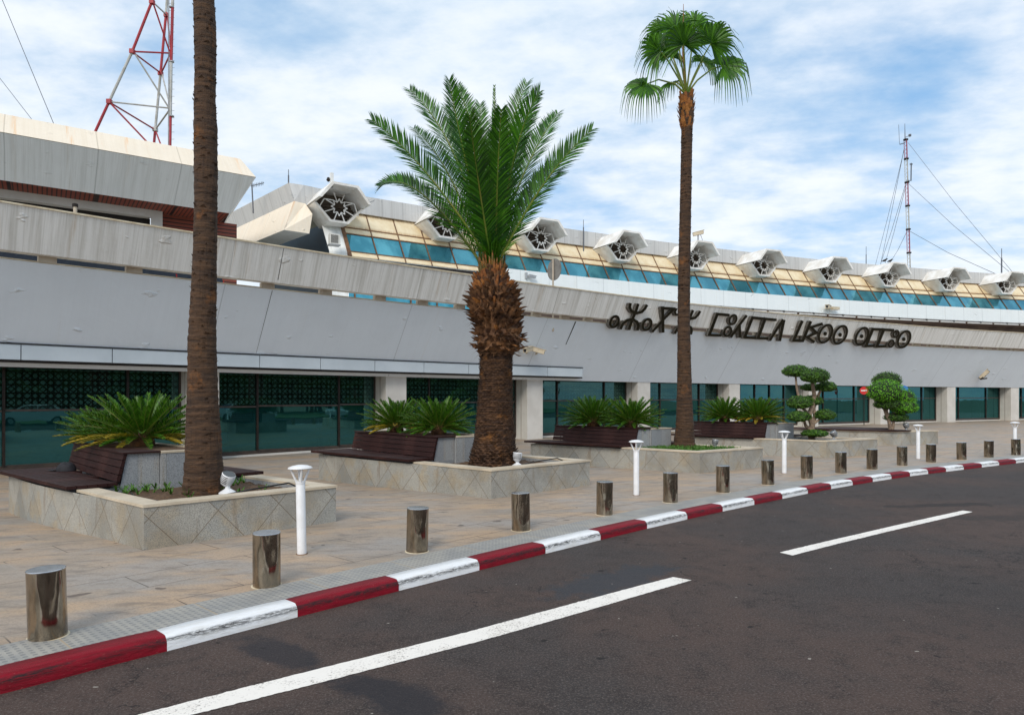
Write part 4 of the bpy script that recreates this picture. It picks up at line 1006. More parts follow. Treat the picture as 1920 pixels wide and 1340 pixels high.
# ================================================================= small things on the buildings
def camera_thing(p, aim, size, label, mat='beige_cam', nm='security_camera', group=None):
    aim = Vector(aim).normalized(); r = empty(nm, p, 0, label, 'security camera', group)
    p = Vector(p); side = aim.cross(Vector((0, 0, 1))).normalized(); up = side.cross(aim)
    m = MB(); m.obox(p, aim, side, up, size * .5, size * .17, size * .15); m.build('housing', M[mat], r, p, bevel=size * .04)
    m = MB(); m.obox(p + up * size * .17 + aim * size * .06, aim, side, up, size * .56, size * .2, size * .015); m.build('sun_shield', M[mat], r, p)
    m = MB(); m.tube([p + aim * size * .5, p + aim * size * .53], size * .11, 12); m.build('lens', M['black_paint'], r, p)
    return r, p, side, up
def build_small():
    # pair of cameras on the wall beside the date palm
    w0 = lean_pt(1000, 656, .0); s_ = A.s_at(1000, 1.2)
    d, n = A.d(s_), A.n(s_)
    for x, y, aim, lb in ((990, 655, -d * 1 + n * .45 + Vector((0, 0, -.25)), 'beige security camera pointing left on the wall beside the date palm'), (1008, 657, d * 1 + n * .7 + Vector((0, 0, -.35)), 'beige security camera pointing right on the wall beside the date palm')):
        p = lean_pt(x, y, .42); r, p, sd, up = camera_thing(p, aim, .62, lb, group='wall security cameras')
        m = MB(); m.tube([p - up * .08, p - n * .12 + Vector((0, 0, -.16)), lean_pt(x, y + 4, .0)], .035, 6); m.build('bracket', M['beige_cam'], r, p)
    p = lean_pt(1846, 702, .6); r, p, sd, up = camera_thing(p, Vector((.5, -.5, .8)), .75, 'small upturned camera on a bracket low on the wall right of the bright clipped tree')
    m = MB(); m.tube([p - up * .1, p + Vector((-.3, 0, -.35)), lean_pt(1836, 708, 0)], .05, 6); m.tube([p + Vector((-.3, 0, -.35)), lean_pt(1850, 709, .35)], .05, 6); m.build('bracket', M['dark'], r, p)
    s_ = U.s_at(1552, .9); p = U.pt(s_, .95, 8.15); r, p, sd, up = camera_thing(p, -U.d(s_) + U.n(s_) * .6, .75, 'beige twin camera on the white canopy edge above the middle letters')
    m = MB(); m.tube([p, U.pt(s_ + .5, .62, 8.2)], .06, 6); m.obox(U.pt(s_ + .65, .95, 8.1), U.d(s_), U.n(s_), (0, 0, 1), .3, .12, .1); m.build('bracket', M['beige_cam'], r, p)
    s_ = U.s_at(997, .8); p = U.pt(s_, .85, 8.45); r, p, sd, up = camera_thing(p, U.d(s_) + Vector((0, 0, -.1)), .42, 'small camera on the white canopy edge just right of the date palm', 'grey_metal')
    m = MB(); m.tube([p, U.pt(s_ - .25, .64, 8.5)], .05, 6); m.obox(U.pt(s_ - .3, .7, 8.5), U.d(s_), U.n(s_), (0, 0, 1), .06, .06, .16); m.build('bracket', M['grey_metal'], r, p)
    # large camera on the fifth scoop
    s_ = U.s_at(1309, -.2); base = U.pt(s_, -.2, 11.80); p = base + Vector((0, 0, .75)); r, p, sd, up = camera_thing(p, U.d(s_) * .9 + U.n(s_) * .5 + Vector((0, 0, .25)), .68, 'beige security camera on a short pole above the roof scoop beside the tall palm')
    m = MB(); m.tube([base, p], .06, 8); m.tube([base + Vector((.25, 0, 0)), base + Vector((.28, 0, .35)), p + Vector((.12, 0, 0))], .02, 5); m.build('pole', M['grey_metal'], r, p)
    # horn post on the first scoop
    s_ = U.s_at(622, .3); base = U.pt(s_, .3, 11.7); r = empty('roof_post', base, 0, 'short pale roof post carrying a small dark horn on the leftmost scoop', 'post')
    m = MB(); m.obox(base + Vector((0, 0, .33)), U.d(s_), U.n(s_), (0, 0, 1), .07, .07, .33); m.build('post', M['white'], r, base, bevel=.01)
    m = MB(); m.lathe([(.03, -.08), (.10, .0), (.05, .12)], (base.x - .16, base.y, base.z + .33), 10); m.build('horn', M['dark'], r, base)
    # air conditioners on the end wall
    for x, y, lb in ((629, 449, 'upper boxy air conditioner on the terminal end wall beside the blue glass'), (630, 487, 'lower boxy air conditioner half hidden by the parapet beside the blue glass')):
        p = py_(x - 2, y, 32.2); r = empty('air_conditioner', p, R(30), lb, 'air conditioner', 'air conditioners on the end wall')
        m = MB(); m.box(-.38, .38, -.2, .2, -.3, .3); m.build('casing', M['ac'], r, bevel=.02)
        m = MB(); m.box(-.30, .22, -.215, -.2, -.24, .24)
        m.build('grille', M['dark'], r)
        m = MB()
        for i in range(9): m.box(-.31, .23, -.225, -.214, -.23 + i * .055, -.215 + i * .055)
        m.build('grille_bars', M['ac'], r)
        m = MB(); m.box(-.42, .42, -.22, .5, -.34, -.305); m.build('shelf', M['grey_metal'], r); r.scale = (.66, .66, .8)
    # back of a round road sign on the deck
    s_ = A.s_at(1037, 1.6); base = A.pt(s_, 1.6, 4.8); r = empty('road_sign', base, 0, 'grey back of a round road sign on a pole on the elevated road', 'road sign')
    top = CAMH + (HZ - 487) * base.y / FPX; zc = CAMH + (HZ - 505) * base.y / FPX
    m = MB(); m.tube([base, Vector((base.x, base.y, top + .02))], .04, 10); m.build('pole', M['beige_post'], r, base)
    ax = (Vector((base.x, base.y, 0)).normalized()); nd = (ax * .62 + Vector((ax.y, -ax.x, 0)) * .78).normalized()
    c = Vector((base.x, base.y, zc)) + nd * .06; m = MB(); m.tube([c, c + nd * .03], .50, 32); m.build('disc', M['sign_back'], r, base)
    # aerials
    q = py_(475, 400, 34); r = empty('tv_aerial', q, 0, 'dark television aerial on a pole beside the grey office block', 'aerial')
    m = MB(); q1 = py_(472, 342, 34); m.tube([q, q1], .035, 6); m.tube([py_(470, 349, 34), py_(495, 343, 34)], .022, 5)
    for i in range(7): a = py_(475 + i * 3, 348 - i * .7, 34); m.tube([a + Vector((0, 0, -.1)), a + Vector((0, 0, .1))], .012, 4)
    m.build('aerial', M['cable'], r, q)
    for x, y0, y1, Y, lb in ((541, 345, 318, 33.5, 'thin rod aerial on the roof corner left of the first scoop'), (1094, 447, 412, 42, 'thin rod aerial between the third and fourth scoops'), (1624, 500, 462, 53, 'thin rod aerial on the roof left of the guyed mast'), (1878, 510, 466, 58, 'dark rod aerial on the roof at the far right')):
        q = py_(x, y0, Y); m = MB(); m.tube([q - Vector((0, 0, 1.0)), q, q.lerp(py_(x, y1, Y), .6)], .035 if x != 1878 else .06, 6); m.tube([q.lerp(py_(x, y1, Y), .6), py_(x, y1, Y)], .018 if x != 1878 else .03, 5)
        tag(m.build('rod_aerial', M['cable'], None, q - Vector((0, 0, 1.0))), lb, 'aerial', 'rod aerials on the roof')
    # signs in the arcade
    s_ = A.s_at(1620, .15); c = A.pt(s_, .15); zc = CAMH + (HZ - 732) * c.y / FPX; zc = min(zc, 2.45)
    base = Vector((c.x, c.y, gz(c.x, c.y))); r = empty('no_entry_sign', base, 0, 'round red no entry sign with white bar beside the dark doors', 'road sign')
    n = -Vector((c.x, c.y, 0)).normalized()
    m = MB(); m.tube([base, Vector((c.x, c.y, zc))], .03, 8); m.build('pole', M['dark'], r, base)
    cc = Vector((c.x, c.y, zc)); m = MB(); m.tube([cc + n * .05, cc + n * .08], .27, 28); m.build('disc', M['sign_red'], r, base)
    m = MB(); side = Vector((-n.y, n.x, 0)); m.obox(cc + n * .085, side, n, (0, 0, 1), .19, .004, .045); m.build('bar', M['white'], r, base)
    s_ = A.s_at(1695, .25); c = A.pt(s_, .25); zc = min(CAMH + (HZ - 728) * c.y / FPX, 2.4); base = Vector((c.x, c.y, gz(c.x, c.y)))
    r = empty('blue_sign', base, 0, 'small round blue sign half hidden behind the bright clipped tree', 'road sign')
    m = MB(); m.tube([base, Vector((c.x, c.y, zc))], .03, 8); m.build('pole', M['dark'], r, base)
    n = -Vector((c.x, c.y, 0)).normalized(); cc = Vector((c.x, c.y, zc)); m = MB(); m.tube([cc + n * .05, cc + n * .08], .27, 28); m.build('disc', M['sign_blue'], r, base)
    # yellow/black board behind the glass near the second column
    s_ = A.s_at(1105, -1.6); c = A.pt(s_, -1.6, 2.25); r = empty('information_board', c, 0, 'yellow and black information board hanging behind the glass', 'sign board')
    m = MB(); m.obox(c, A.d(s_), A.n(s_), (0, 0, 1), 1.3, .03, .28); m.build('board', M['black_paint'], r, c)
    for dx, w_ in ((-1.05, .22), (.1, .30)):
        m = MB(); m.obox(c + A.d(s_) * dx + A.n(s_) * .035, A.d(s_), A.n(s_), (0, 0, 1), w_, .004, .24); m.build('yellow_panel', M['sign_yellow'], r, c)
    # birds on the eighth scoop
    for i, x in enumerate((1659, 1669)):
        p = U.pt(U.s_at(x, .6), .6, 11.80); m = MB(); m.tube([p + Vector((-.22, 0, .05)), p + Vector((-.08, 0, .10)), p + Vector((.06, 0, .15)), p + Vector((.15, 0, .24)), p + Vector((.24, 0, .22))], [.02, .07, .075, .045, .01], 8)
        m.tube([p, p + Vector((0, 0, .1))], .012, 4)
        tag(m.build('bird', M['dark'], None, p, smooth=True), ('dark bird perched leftmost on the roof scoop in front of the mast', 'dark bird perched right of the other on the roof scoop in front of the mast')[i], 'bird', 'birds on the scoop')
build_small()

# ---------------------------------------------------------------- masts
def build_masts():
    # red and white three-legged lattice tower behind the office block
    Y1, Y2 = 45.0, 48.5
    org = py_(250, HZ, 46); org.z = -.9; t = empty('lattice_tower', org, 0, 'red and white tubular lattice tower rising behind the office block', 'radio tower')
    Lp = lambda x, y: py_(x, y, Y1); Rp = lambda x, y: py_(x, y, Y1 + 1.5); Bp = lambda x, y: py_(x, y, Y2)
    def seg(nm, a, b_, r_, c): m = MB(); m.tube([a, b_], r_, 8); m.build(nm, M['tower_' + c], t, org)
    seg('leg', Lp(285, 3), Lp(248, 97), .085, 'red'); seg('leg', Lp(248, 97), Lp(205, 190), .085, 'white'); seg('leg', Lp(205, 190), Lp(-60, 764), .085, 'red'); seg('leg', Lp(285, 3), Lp(330, -115), .085, 'white')
    seg('leg', Rp(323.5, 14), Rp(321, 116), .10, 'red'); seg('leg', Rp(321, 116), Rp(319.5, 218), .10, 'white'); seg('leg', Rp(319.5, 218), Rp(312, 772), .10, 'red'); seg('leg', Rp(323.5, 14), Rp(326, -115), .10, 'white')
    seg('leg', Bp(314, -10), Bp(311, 30), .09, 'white'); seg('leg', Bp(311, 30), Bp(301, 138), .09, 'red'); seg('leg', Bp(301, 138), Bp(291, 244), .09, 'white'); seg('leg', Bp(291, 244), Bp(245, 770), .09, 'red'); seg('leg', Bp(314, -10), Bp(322, -115), .09, 'white')
    for a, b_, c in (((Lp, 285, 3), (Bp, 311, 27), 'white'), ((Lp, 287, 6), (Rp, 319, 100), 'red'), ((Bp, 314, 32), (Rp, 321, 100), 'red'), ((Lp, 250, 97), (Rp, 318, 100), 'red'), ((Lp, 250, 99), (Bp, 301, 137), 'red'), ((Bp, 303, 136), (Rp, 319, 102), 'red'), ((Lp, 254, 103), (Rp, 317, 203), 'white'), ((Bp, 304, 140), (Rp, 318, 196), 'white'), ((Lp, 206, 191), (Rp, 317, 203), 'white'), ((Lp, 207, 193), (Bp, 290, 243), 'red'), ((Bp, 292, 242), (Rp, 318, 206), 'white'), ((Lp, 208, 195), (Rp, 317, 310), 'red'), ((Bp, 292, 246), (Rp, 316, 310), 'red')):
        seg('brace', a[0](a[1], a[2]), b_[0](b_[1], b_[2]), .055, c)
    for f, x, y in ((Lp, 285, 4), (Lp, 248, 97), (Lp, 205, 191), (Bp, 301, 138), (Bp, 291, 243), (Bp, 312, 29)):
        p = f(x, y); m = MB(); m.obox(p, (1, 0, 0), (0, 1, 0), (0, 0, 1), .14, .14, .14); m.build('node', M['tower_red' if y != 243 else 'tower_white'], t, org, bevel=.04)
    m = MB(); a, b_ = Rp(316, -60), Rp(314.5, 770); m.tube([a, b_], .02, 5); m.tube([a + Vector((.1, -.1, 0)), b_ + Vector((.1, -.1, 0))], .02, 5)
    for i in range(62):
        z = a.lerp(b_, i / 62); m.tube([z + Vector((-.02, 0, 0)), z + Vector((.42, 0, 0))], .012, 4)
    for y in (14, 116, 218):
        p = Rp(322, y); m.lathe([(.16, -.03), (.16, .03)], p, 12)
    m.build('ladder', M['grey_metal'], t, org)
    # guy wires at the left edge
    m = MB(); m.tube([py_(-40, -100, 46), py_(0, -10, 46), py_(99, 228, 44), py_(140, 330, 43)], .022, 5)
    m.tube([py_(-60, 70, 46), py_(58, 222, 44), py_(120, 300, 43)], .018, 5); m.build('guy_wire', M['cable'], t, org)
    # slender guyed mast on the right
    Y = 105.0; org = py_(1705, HZ, Y); org.z = -.9; t = empty('guyed_mast', org, 0, 'slender red and white guyed radio mast on the right skyline', 'radio mast')
    secs = [(262, 298, 'mast_red'), (298, 342, 'tower_white'), (342, 386, 'mast_red'), (386, 430, 'tower_white'), (430, 474, 'mast_red'), (474, 770, 'tower_white')]
    cx = lambda y: 1697.5 + (y - 235) * (7.5 / 265)
    for y0, y1, mt in secs:
        m = MB(); P3 = []
        for k in range(3):
            an = 2 * math.pi * k / 3 + .3; off = Vector((math.cos(an) * .24, math.sin(an) * .24, 0)); m.tube([py_(cx(y0), y0, Y) + off, py_(cx(y1), y1, Y) + off], .045, 5); P3.append(off)
        a, b_ = py_(cx(y0), y0, Y), py_(cx(y1), y1, Y); nn = max(4, int((a - b_).length / .55))
        for i in range(nn):
            p0, p1 = a.lerp(b_, i / nn), a.lerp(b_, (i + 1) / nn)
            for k in range(3): m.tube([p0 + P3[k], p1 + P3[(k + 1) % 3]], .02, 4)
        m.build('mast_section', M[mt], t, org)
    for y in (262, 298, 342, 386, 430, 474): m = MB(); m.lathe([(.36, -.08), (.36, .08)], py_(cx(y), y, Y), 8); m.build('joint_plate', M['dark'], t, org)
    m = MB(); m.tube([py_(1697, 262, Y), py_(1696.5, 232, Y)], [.08, .03], 6); m.tube([py_(1686.5, 270, Y), py_(1685, 234, Y)], .03, 5); m.tube([py_(1687, 271, Y), py_(1697, 268, Y)], .07, 5); m.tube([py_(1697, 258, Y), py_(1706, 254, Y)], .04, 5); m.lathe([(.2, -.15), (.2, .15)], py_(1706, 254, Y), 8)
    m.tube([py_(1700, 338, Y), py_(1708, 339, Y), py_(1708.5, 306, Y)], .09, 5); m.tube([py_(1706, 308, Y), py_(1711, 308, Y)], .09, 5); m.build('antenna', M['cable'], t, org)
    for (xa, ya), (xb, yb), dy in (((1703, 268), (1900, 512), -20), ((1704, 345), (1893, 510), -20), ((1705, 433), (1868, 514), -20), ((1696, 278), (1640, 502), 30), ((1695, 280), (1650, 500), 40), ((1698, 345), (1650, 498), 30), ((1699, 347), (1659, 496), 40), ((1701, 433), (1669, 492), 30)):
        a = py_(xa, ya, Y); b_ = py_(xb, yb, Y + dy); e = b_ + (b_ - a).normalized() * 6; m = MB(); mid = a.lerp(b_, .5) - Vector((0, 0, .35)); m.tube([a, mid, b_, e], .032, 4); m.build('guy_wire', M['cable'], t, org)
build_masts()

# ================================================================= PLANTERS WITH BENCHES
RIM = 0.485
PL = [dict(F=(270, 946), L=(25, 889), R=(630, 909)), dict(F=(921, 879.6), L=(597.5, 848), R=(1105.8, 861.6)), dict(F=(1312, 846.3), L=(995, 829), R=(1427.7, 838.3)), dict(F=(1549.2, 826), L=None, R=(1626.8, 822.4)), dict(F=(1670, 809), L=(1481, 804.0), R=(1758.9, 806.6))]
PLAB = ['nearest stone planter with dark bench and diamond walls, holding the thick tall trunk', 'second stone planter with dark timber bench, holding the big feathery date palm', 'third stone planter with dark timber bench, holding the tall slim palm', 'fourth stone planter with dark timber bench, holding the tiered clipped tree', 'farthest stone planter with flat timber deck, holding the bright clipped tree']
def build_planter(k):
    q = PL[k]; F = pz(*q['F'], RIM); Rr = pz(*q['R'], RIM)
    if q['L']: L = pz(*q['L'], RIM)
    else: L = F + Vector((-3.7, 3.05, 0))
    u = (L - F); a = u.length; u.normalize(); v = Rr - F; v -= u * v.dot(u) * (0.5 if k != 3 else 1); v_raw = Rr - F; b = v_raw.length; v = v_raw.normalized()
    F.z = Rr.z = L.z = 0
    W = lambda uu, vv, z=0.0: Vector((F.x, F.y, 0)) + u * uu + v * vv + Vector((0, 0, z))
    if k == 4: b = min(b, 3.2)
    b = max(b, 2.45)
    if k == 0: a += .25
    org = W(a / 2, b / 2, gz(*W(a / 2, b / 2)[:2]))
    P = empty('stone_planter', org, 0, PLAB[k], 'planter', 'stone planters with benches')
    def wall(mb, a0, a1, b0, b1, z0, z1, mi=0):
        c = [(a0, b0), (a1, b0), (a1, b1), (a0, b1)]
        for i in range(4):
            p0, p1 = c[i], c[(i + 1) % 4]; Lw = math.hypot(p1[0] - p0[0], p1[1] - p0[1])
            mb.poly([W(*p0, z0), W(*p1, z0), W(*p1, z1), W(*p0, z1)], [(0, z0), (Lw, z0), (Lw, z1), (0, z1)], mi)
        mb.poly([W(*c_, z1) for c_ in c], [(c_[0], c_[1]) for c_ in c], mi)
        mb.poly([W(*c_, z0) for c_ in c], [(c_[0], c_[1]) for c_ in c], mi)
    t = .24
    m = MB()
    # outer faces with a slight bow on the long side like the photo's curved face
    nb = 12
    def bowed(vv, sgn, z0, z1, du):
        rows = []
        for z in (z0, z1): rows.append([W(a * i / nb, vv + sgn * .10 * math.sin(math.pi * min(1, max(0, (i / nb - .25) / .75))) , z) for i in range(nb + 1)])
        m.grid(rows, [[(a * i / nb, z) for i in range(nb + 1)] for z in (z0, z1)])
    zb = -.6; zt = RIM - .035
    bowed(0, -1 if k < 2 else 0, zb, zt, 0)
    m.poly([W(0, 0, zb), W(0, b, zb), W(0, b, zt), W(0, 0, zt)], [(0.35, zb), (b + .35, zb), (b + .35, zt), (0.35, zt)])
    m.poly([W(a, 0, zb), W(a, b, zb), W(a, b, zt), W(a, 0, zt)], [(0, zb), (b, zb), (b, zt), (0, zt)])
    m.poly([W(0, b, zb), W(a, b, zb), W(a, b, zt), W(0, b, zt)], [(0, zb), (a, zb), (a, zt), (0, zt)])
    m.build('wall', M['diamond'], P, org)
    m = MB()
    for (a0, a1, b0, b1) in ((-.015, 2.12, -.015, t), (-.015, t, t + .001, b - t - .001), (-.015, 2.12, b - t, b + .015)):
        wall(m, a0, a1, b0, b1, RIM - .034, RIM)
    m.build('coping', M['coping'], P, org, bevel=.006)
    m = MB()
    for (a0, a1, b0, b1) in ((t, 2.12, t - .001, t), (t - .001, t, t, b - t), (t, 2.12, b - t, b - t + .001)): wall(m, a0, a1, b0, b1, .2, RIM - .036)
    m.build('inner_face', M['granite'], P, org)
    # soil, gently mounded
    m = MB(); N_ = 22; rows = []
    for i in range(N_ + 1):
        rows.append([W(t + (2.14 - t) * i / N_, t + (b - 2 * t) * j / N_, .385 + .03 * mnoise.noise((i * .5 + k * 9, j * .5, 0)) + .02 * random.random() + .02 * math.sin(math.pi * i / N_) * math.sin(math.pi * j / N_)) for j in range(N_ + 1)])
    m.grid(rows); m.build('soil', M['soil'], P, org)
    if k < 4:
        # base block that carries the benches and the raised box
        bx0, bx1 = 2.14, a - .02
        m = MB(); wall(m, bx0, bx1, .12, b - .12, -.6, .46); m.build('bench_base', M['granite'], P, org)
        def boards(v0, v1, n, u0, u1, z0, z1, nm, par=P):
            m = MB(); w = (v1 - v0) / n
            for i in range(n):
                c = W((u0 + u1) / 2, v0 + w * (i + .5), (z0 + z1) / 2); m.obox(c, u, v, (0, 0, 1), (u1 - u0) / 2, w / 2 - .004, (z1 - z0) / 2)
            return m.build(nm, M['wood'], par, org, bevel=.004)
        vf = lambda uu: .47 + (uu - 2.1) * .115
        m = MB()
        for i in range(8):
            v0 = -.14 + .124 * i; v1 = v0 + .124; u0 = 2.08 if v1 < .5 else 2.1 + (v1 - .47) / .115 - .15; u1 = a + .10
            if u0 < u1 - .1: m.obox(W((u0 + u1) / 2, (v0 + v1) / 2, .5115), u, v, (0, 0, 1), (u1 - u0) / 2, .124 / 2 - .004, .0235)
        m.build('seat', M['wood'], P, org, bevel=.004)
        # leaning backrest (boards) with side edge and cap
        m = MB(); zz = [(.0, .535), (.025, .635), (.05, .735), (.075, .835), (.10, .925)]
        for (v0, z0), (v1, z1) in zip(zz, zz[1:]):
            e = .005; P0, P1 = (v0, z0 + e), (v1, z1 - e)
            pts = [(P0[0], P0[1]), (P1[0], P1[1]), (P1[0] + .045, P1[1]), (P0[0] + .045, P0[1])]
            x0, x1 = 2.12, a + .02
            A_ = [W(x0, vf(x0) + p_[0], p_[1]) for p_ in pts]; B_ = [W(x1, vf(x1) + p_[0], p_[1]) for p_ in pts]
            for i in range(4):
                j = (i + 1) % 4; m.poly([A_[i], B_[i], B_[j], A_[j]], [(0, 0), (x1 - x0, 0), (x1 - x0, .1), (0, .1)])
            m.poly(A_, [(0, 0), (0, .1), (.04, .1), (.04, 0)]); m.poly(B_)
        for z_ in (.926, .948): m.poly([W(2.10, vf(2.1) + .08, z_), W(a + .04, vf(a) + .08, z_), W(a + .04, 1.05, z_), W(2.10, 1.05, z_)], [(0, 0), (3, .1), (3, .5), (0, .5)])
        for q0, q1 in (((2.10, vf(2.1) + .08), (a + .04, vf(a) + .08)), ((2.10, vf(2.1) + .08), (2.10, 1.05)), ((a + .04, vf(a) + .08), (a + .04, 1.05))): m.poly([W(*q0, .926), W(*q1, .926), W(*q1, .948), W(*q0, .948)])
        m.build('backrest', M['wood'], P, org)
        # granite wedge beside the backrest and raised box
        m = MB(); x0 = 2.145; x1 = a - .1
        pts = [(.53, .46), (.62, .924), (1.05, .924), (1.05, .46)]
        m.poly([W(x0, *p_) for p_ in pts], [(p_[0], p_[1]) for p_ in pts]); m.poly([W(x1, .98, .46), W(x1, .98, .924), W(x1, 1.0, .924), W(x1, 1.0, .46)])
        m.poly([W(x0, .62, .924), W(x1, .9, .924), W(x1, 1.05, .924), W(x0, 1.05, .924)])
        m.build('wedge_panel', M['granite'], P, org)
        m = MB(); wall(m, 2.10, a - .12, 1.06, b - .62, .2, .91); box = m.build('raised_box', M['granite'], P, org)
        m = MB()
        b1 = b - .60
        for (a0, a1, c0, c1) in ((2.09, 2.25, .99, b1), (a - .26, a - .10, .99, b1), (2.252, a - .262, b1 - .16, b1)): wall(m, a0, a1, max(c0, 1.055), c1, .911, .938)
        m.build('box_coping', M['coping'], box, org)
        m = MB(); wall(m, 2.25, a - .26, 1.06, b1 - .16, .90, .925); m.build('box_soil', M['soil'], box, org)
        boards(b - .58, b + .1, 5, 2.08, a + .08, .488, .535, 'rear_seat')
    else:
        m = MB(); wall(m, 1.9, a - .02, .05, b - .05, -.5, .45); m.build('bench_base', M['granite'], P, org)
        m = MB(); w = (b + .2) / 16
        for i in range(16):
            u0 = -.1 if i < 6 else 1.6
            m.obox(W((u0 + a + .05) / 2, -.1 + w * (i + .5), .512), u, v, (0, 0, 1), (a + .05 - u0) / 2, w / 2 - .004, .024)
        m.build('timber_deck', M['wood'], P, org)
    # weeds on the soil
    if k in (0, 2):
        m = MB()
        for _ in range(46 if k == 0 else 420):
            uu = random.uniform(.35, 2.0); vv = random.uniform(.35, b - .35)
            if k == 0: uu = random.uniform(1.55, 2.05) if random.random() < .7 else uu
            c = W(uu, vv, .41)
            for j in range(7 if k == 0 else 5):
                an = random.uniform(0, 6.28); h_ = random.uniform(.04, .11); dx = Vector((math.cos(an), math.sin(an), 0)); sd = Vector((-dx.y, dx.x, 0)) * random.uniform(.006, .018)
                m.poly([c - sd, c + sd, c + dx * h_ * .8 + Vector((0, 0, h_)) + sd * .6, c + dx * h_ * .9 + Vector((0, 0, h_))])
        o = m.build('weeds', M['weed'], None, None); tag(o, kind='stuff', label=('low green weeds on the soil of the nearest planter', 'short grass around the tall slim palm in the third planter')[k // 2])
    # irrigation hose
    if k in (0, 1):
        m = MB(); pts = [W(1.7, .5, .43), W(1.1, .34, .425), W(.5, .4, .43), W(.38, 1.0, .44), W(.6, 1.6, .46), W(.45, b - .45, .52), W(.3, b - .3, .42)]
        m.tube(pts, .011, 6); tag(m.build('irrigation_hose', M['hose'], None, org), ('thin black irrigation hose on the soil of the nearest planter', 'thin black irrigation hose around the foot of the date palm')[k], 'hose')
    return dict(W=W, a=a, b=b, u=u, v=v)
PI_ = [build_planter(k) for k in range(5)]

# ================================================================= PALMS
def frond(mb_leaf, mb_rach, P0, P1, P2, nleaf, lmax, lw, up=Vector((0, 0, 1)), vee=.55, fwd=.9, start=.12, rw=.028, twist=0.0, rnd=random):
    N_ = 16
    def bz(t): return P0 * (1 - t) ** 2 + P1 * 2 * t * (1 - t) + P2 * t * t
    def bd(t): return ((P1 - P0) * (1 - t) + (P2 - P1) * t).normalized()
    mb_rach.tube([bz(i / N_) for i in range(N_ + 1)], [rw * (1 - .88 * i / N_) for i in range(N_ + 1)], 5)
    for i in range(nleaf):
        t = start + (1 - start) * (i + rnd.random() * .5) / nleaf; p = bz(t); d = bd(t)
        sd = d.cross(up)
        if sd.length < .05: sd = Vector((1, 0, 0))
        sd.normalize(); nn = sd.cross(d).normalized()
        if twist: rot = Matrix.Rotation(twist, 3, d); sd = rot @ sd; nn = rot @ nn
        prof = min(1, (t - start) / .16 + .35) * (1 - max(0, (t - .62) / .38) ** 1.6 * .62)
        for s_ in (-1, 1):
            l = lmax * prof * rnd.uniform(.88, 1.08); v_ = vee + rnd.uniform(-.22, .22)
            fw = fwd + .35 * t + rnd.uniform(-.1, .1)
            dr = (sd * s_ + d * fw + nn * v_).normalized(); w_ = d.cross(dr).cross(dr).normalized() * lw * (.6 + .4 * prof)
            mid = p + dr * l * .55; tip = p + dr * l + Vector((0, 0, -.05 * l)) * (1 + t)
            i0 = len(mb_leaf.v); mb_leaf.v += [p - w_ * .5, p + w_ * .5, mid + w_ * .8, mid - w_ * .8, tip]
            mb_leaf.face([i0, i0 + 1, i0 + 2, i0 + 3]); mb_leaf.face([i0 + 3, i0 + 2, i0 + 4])

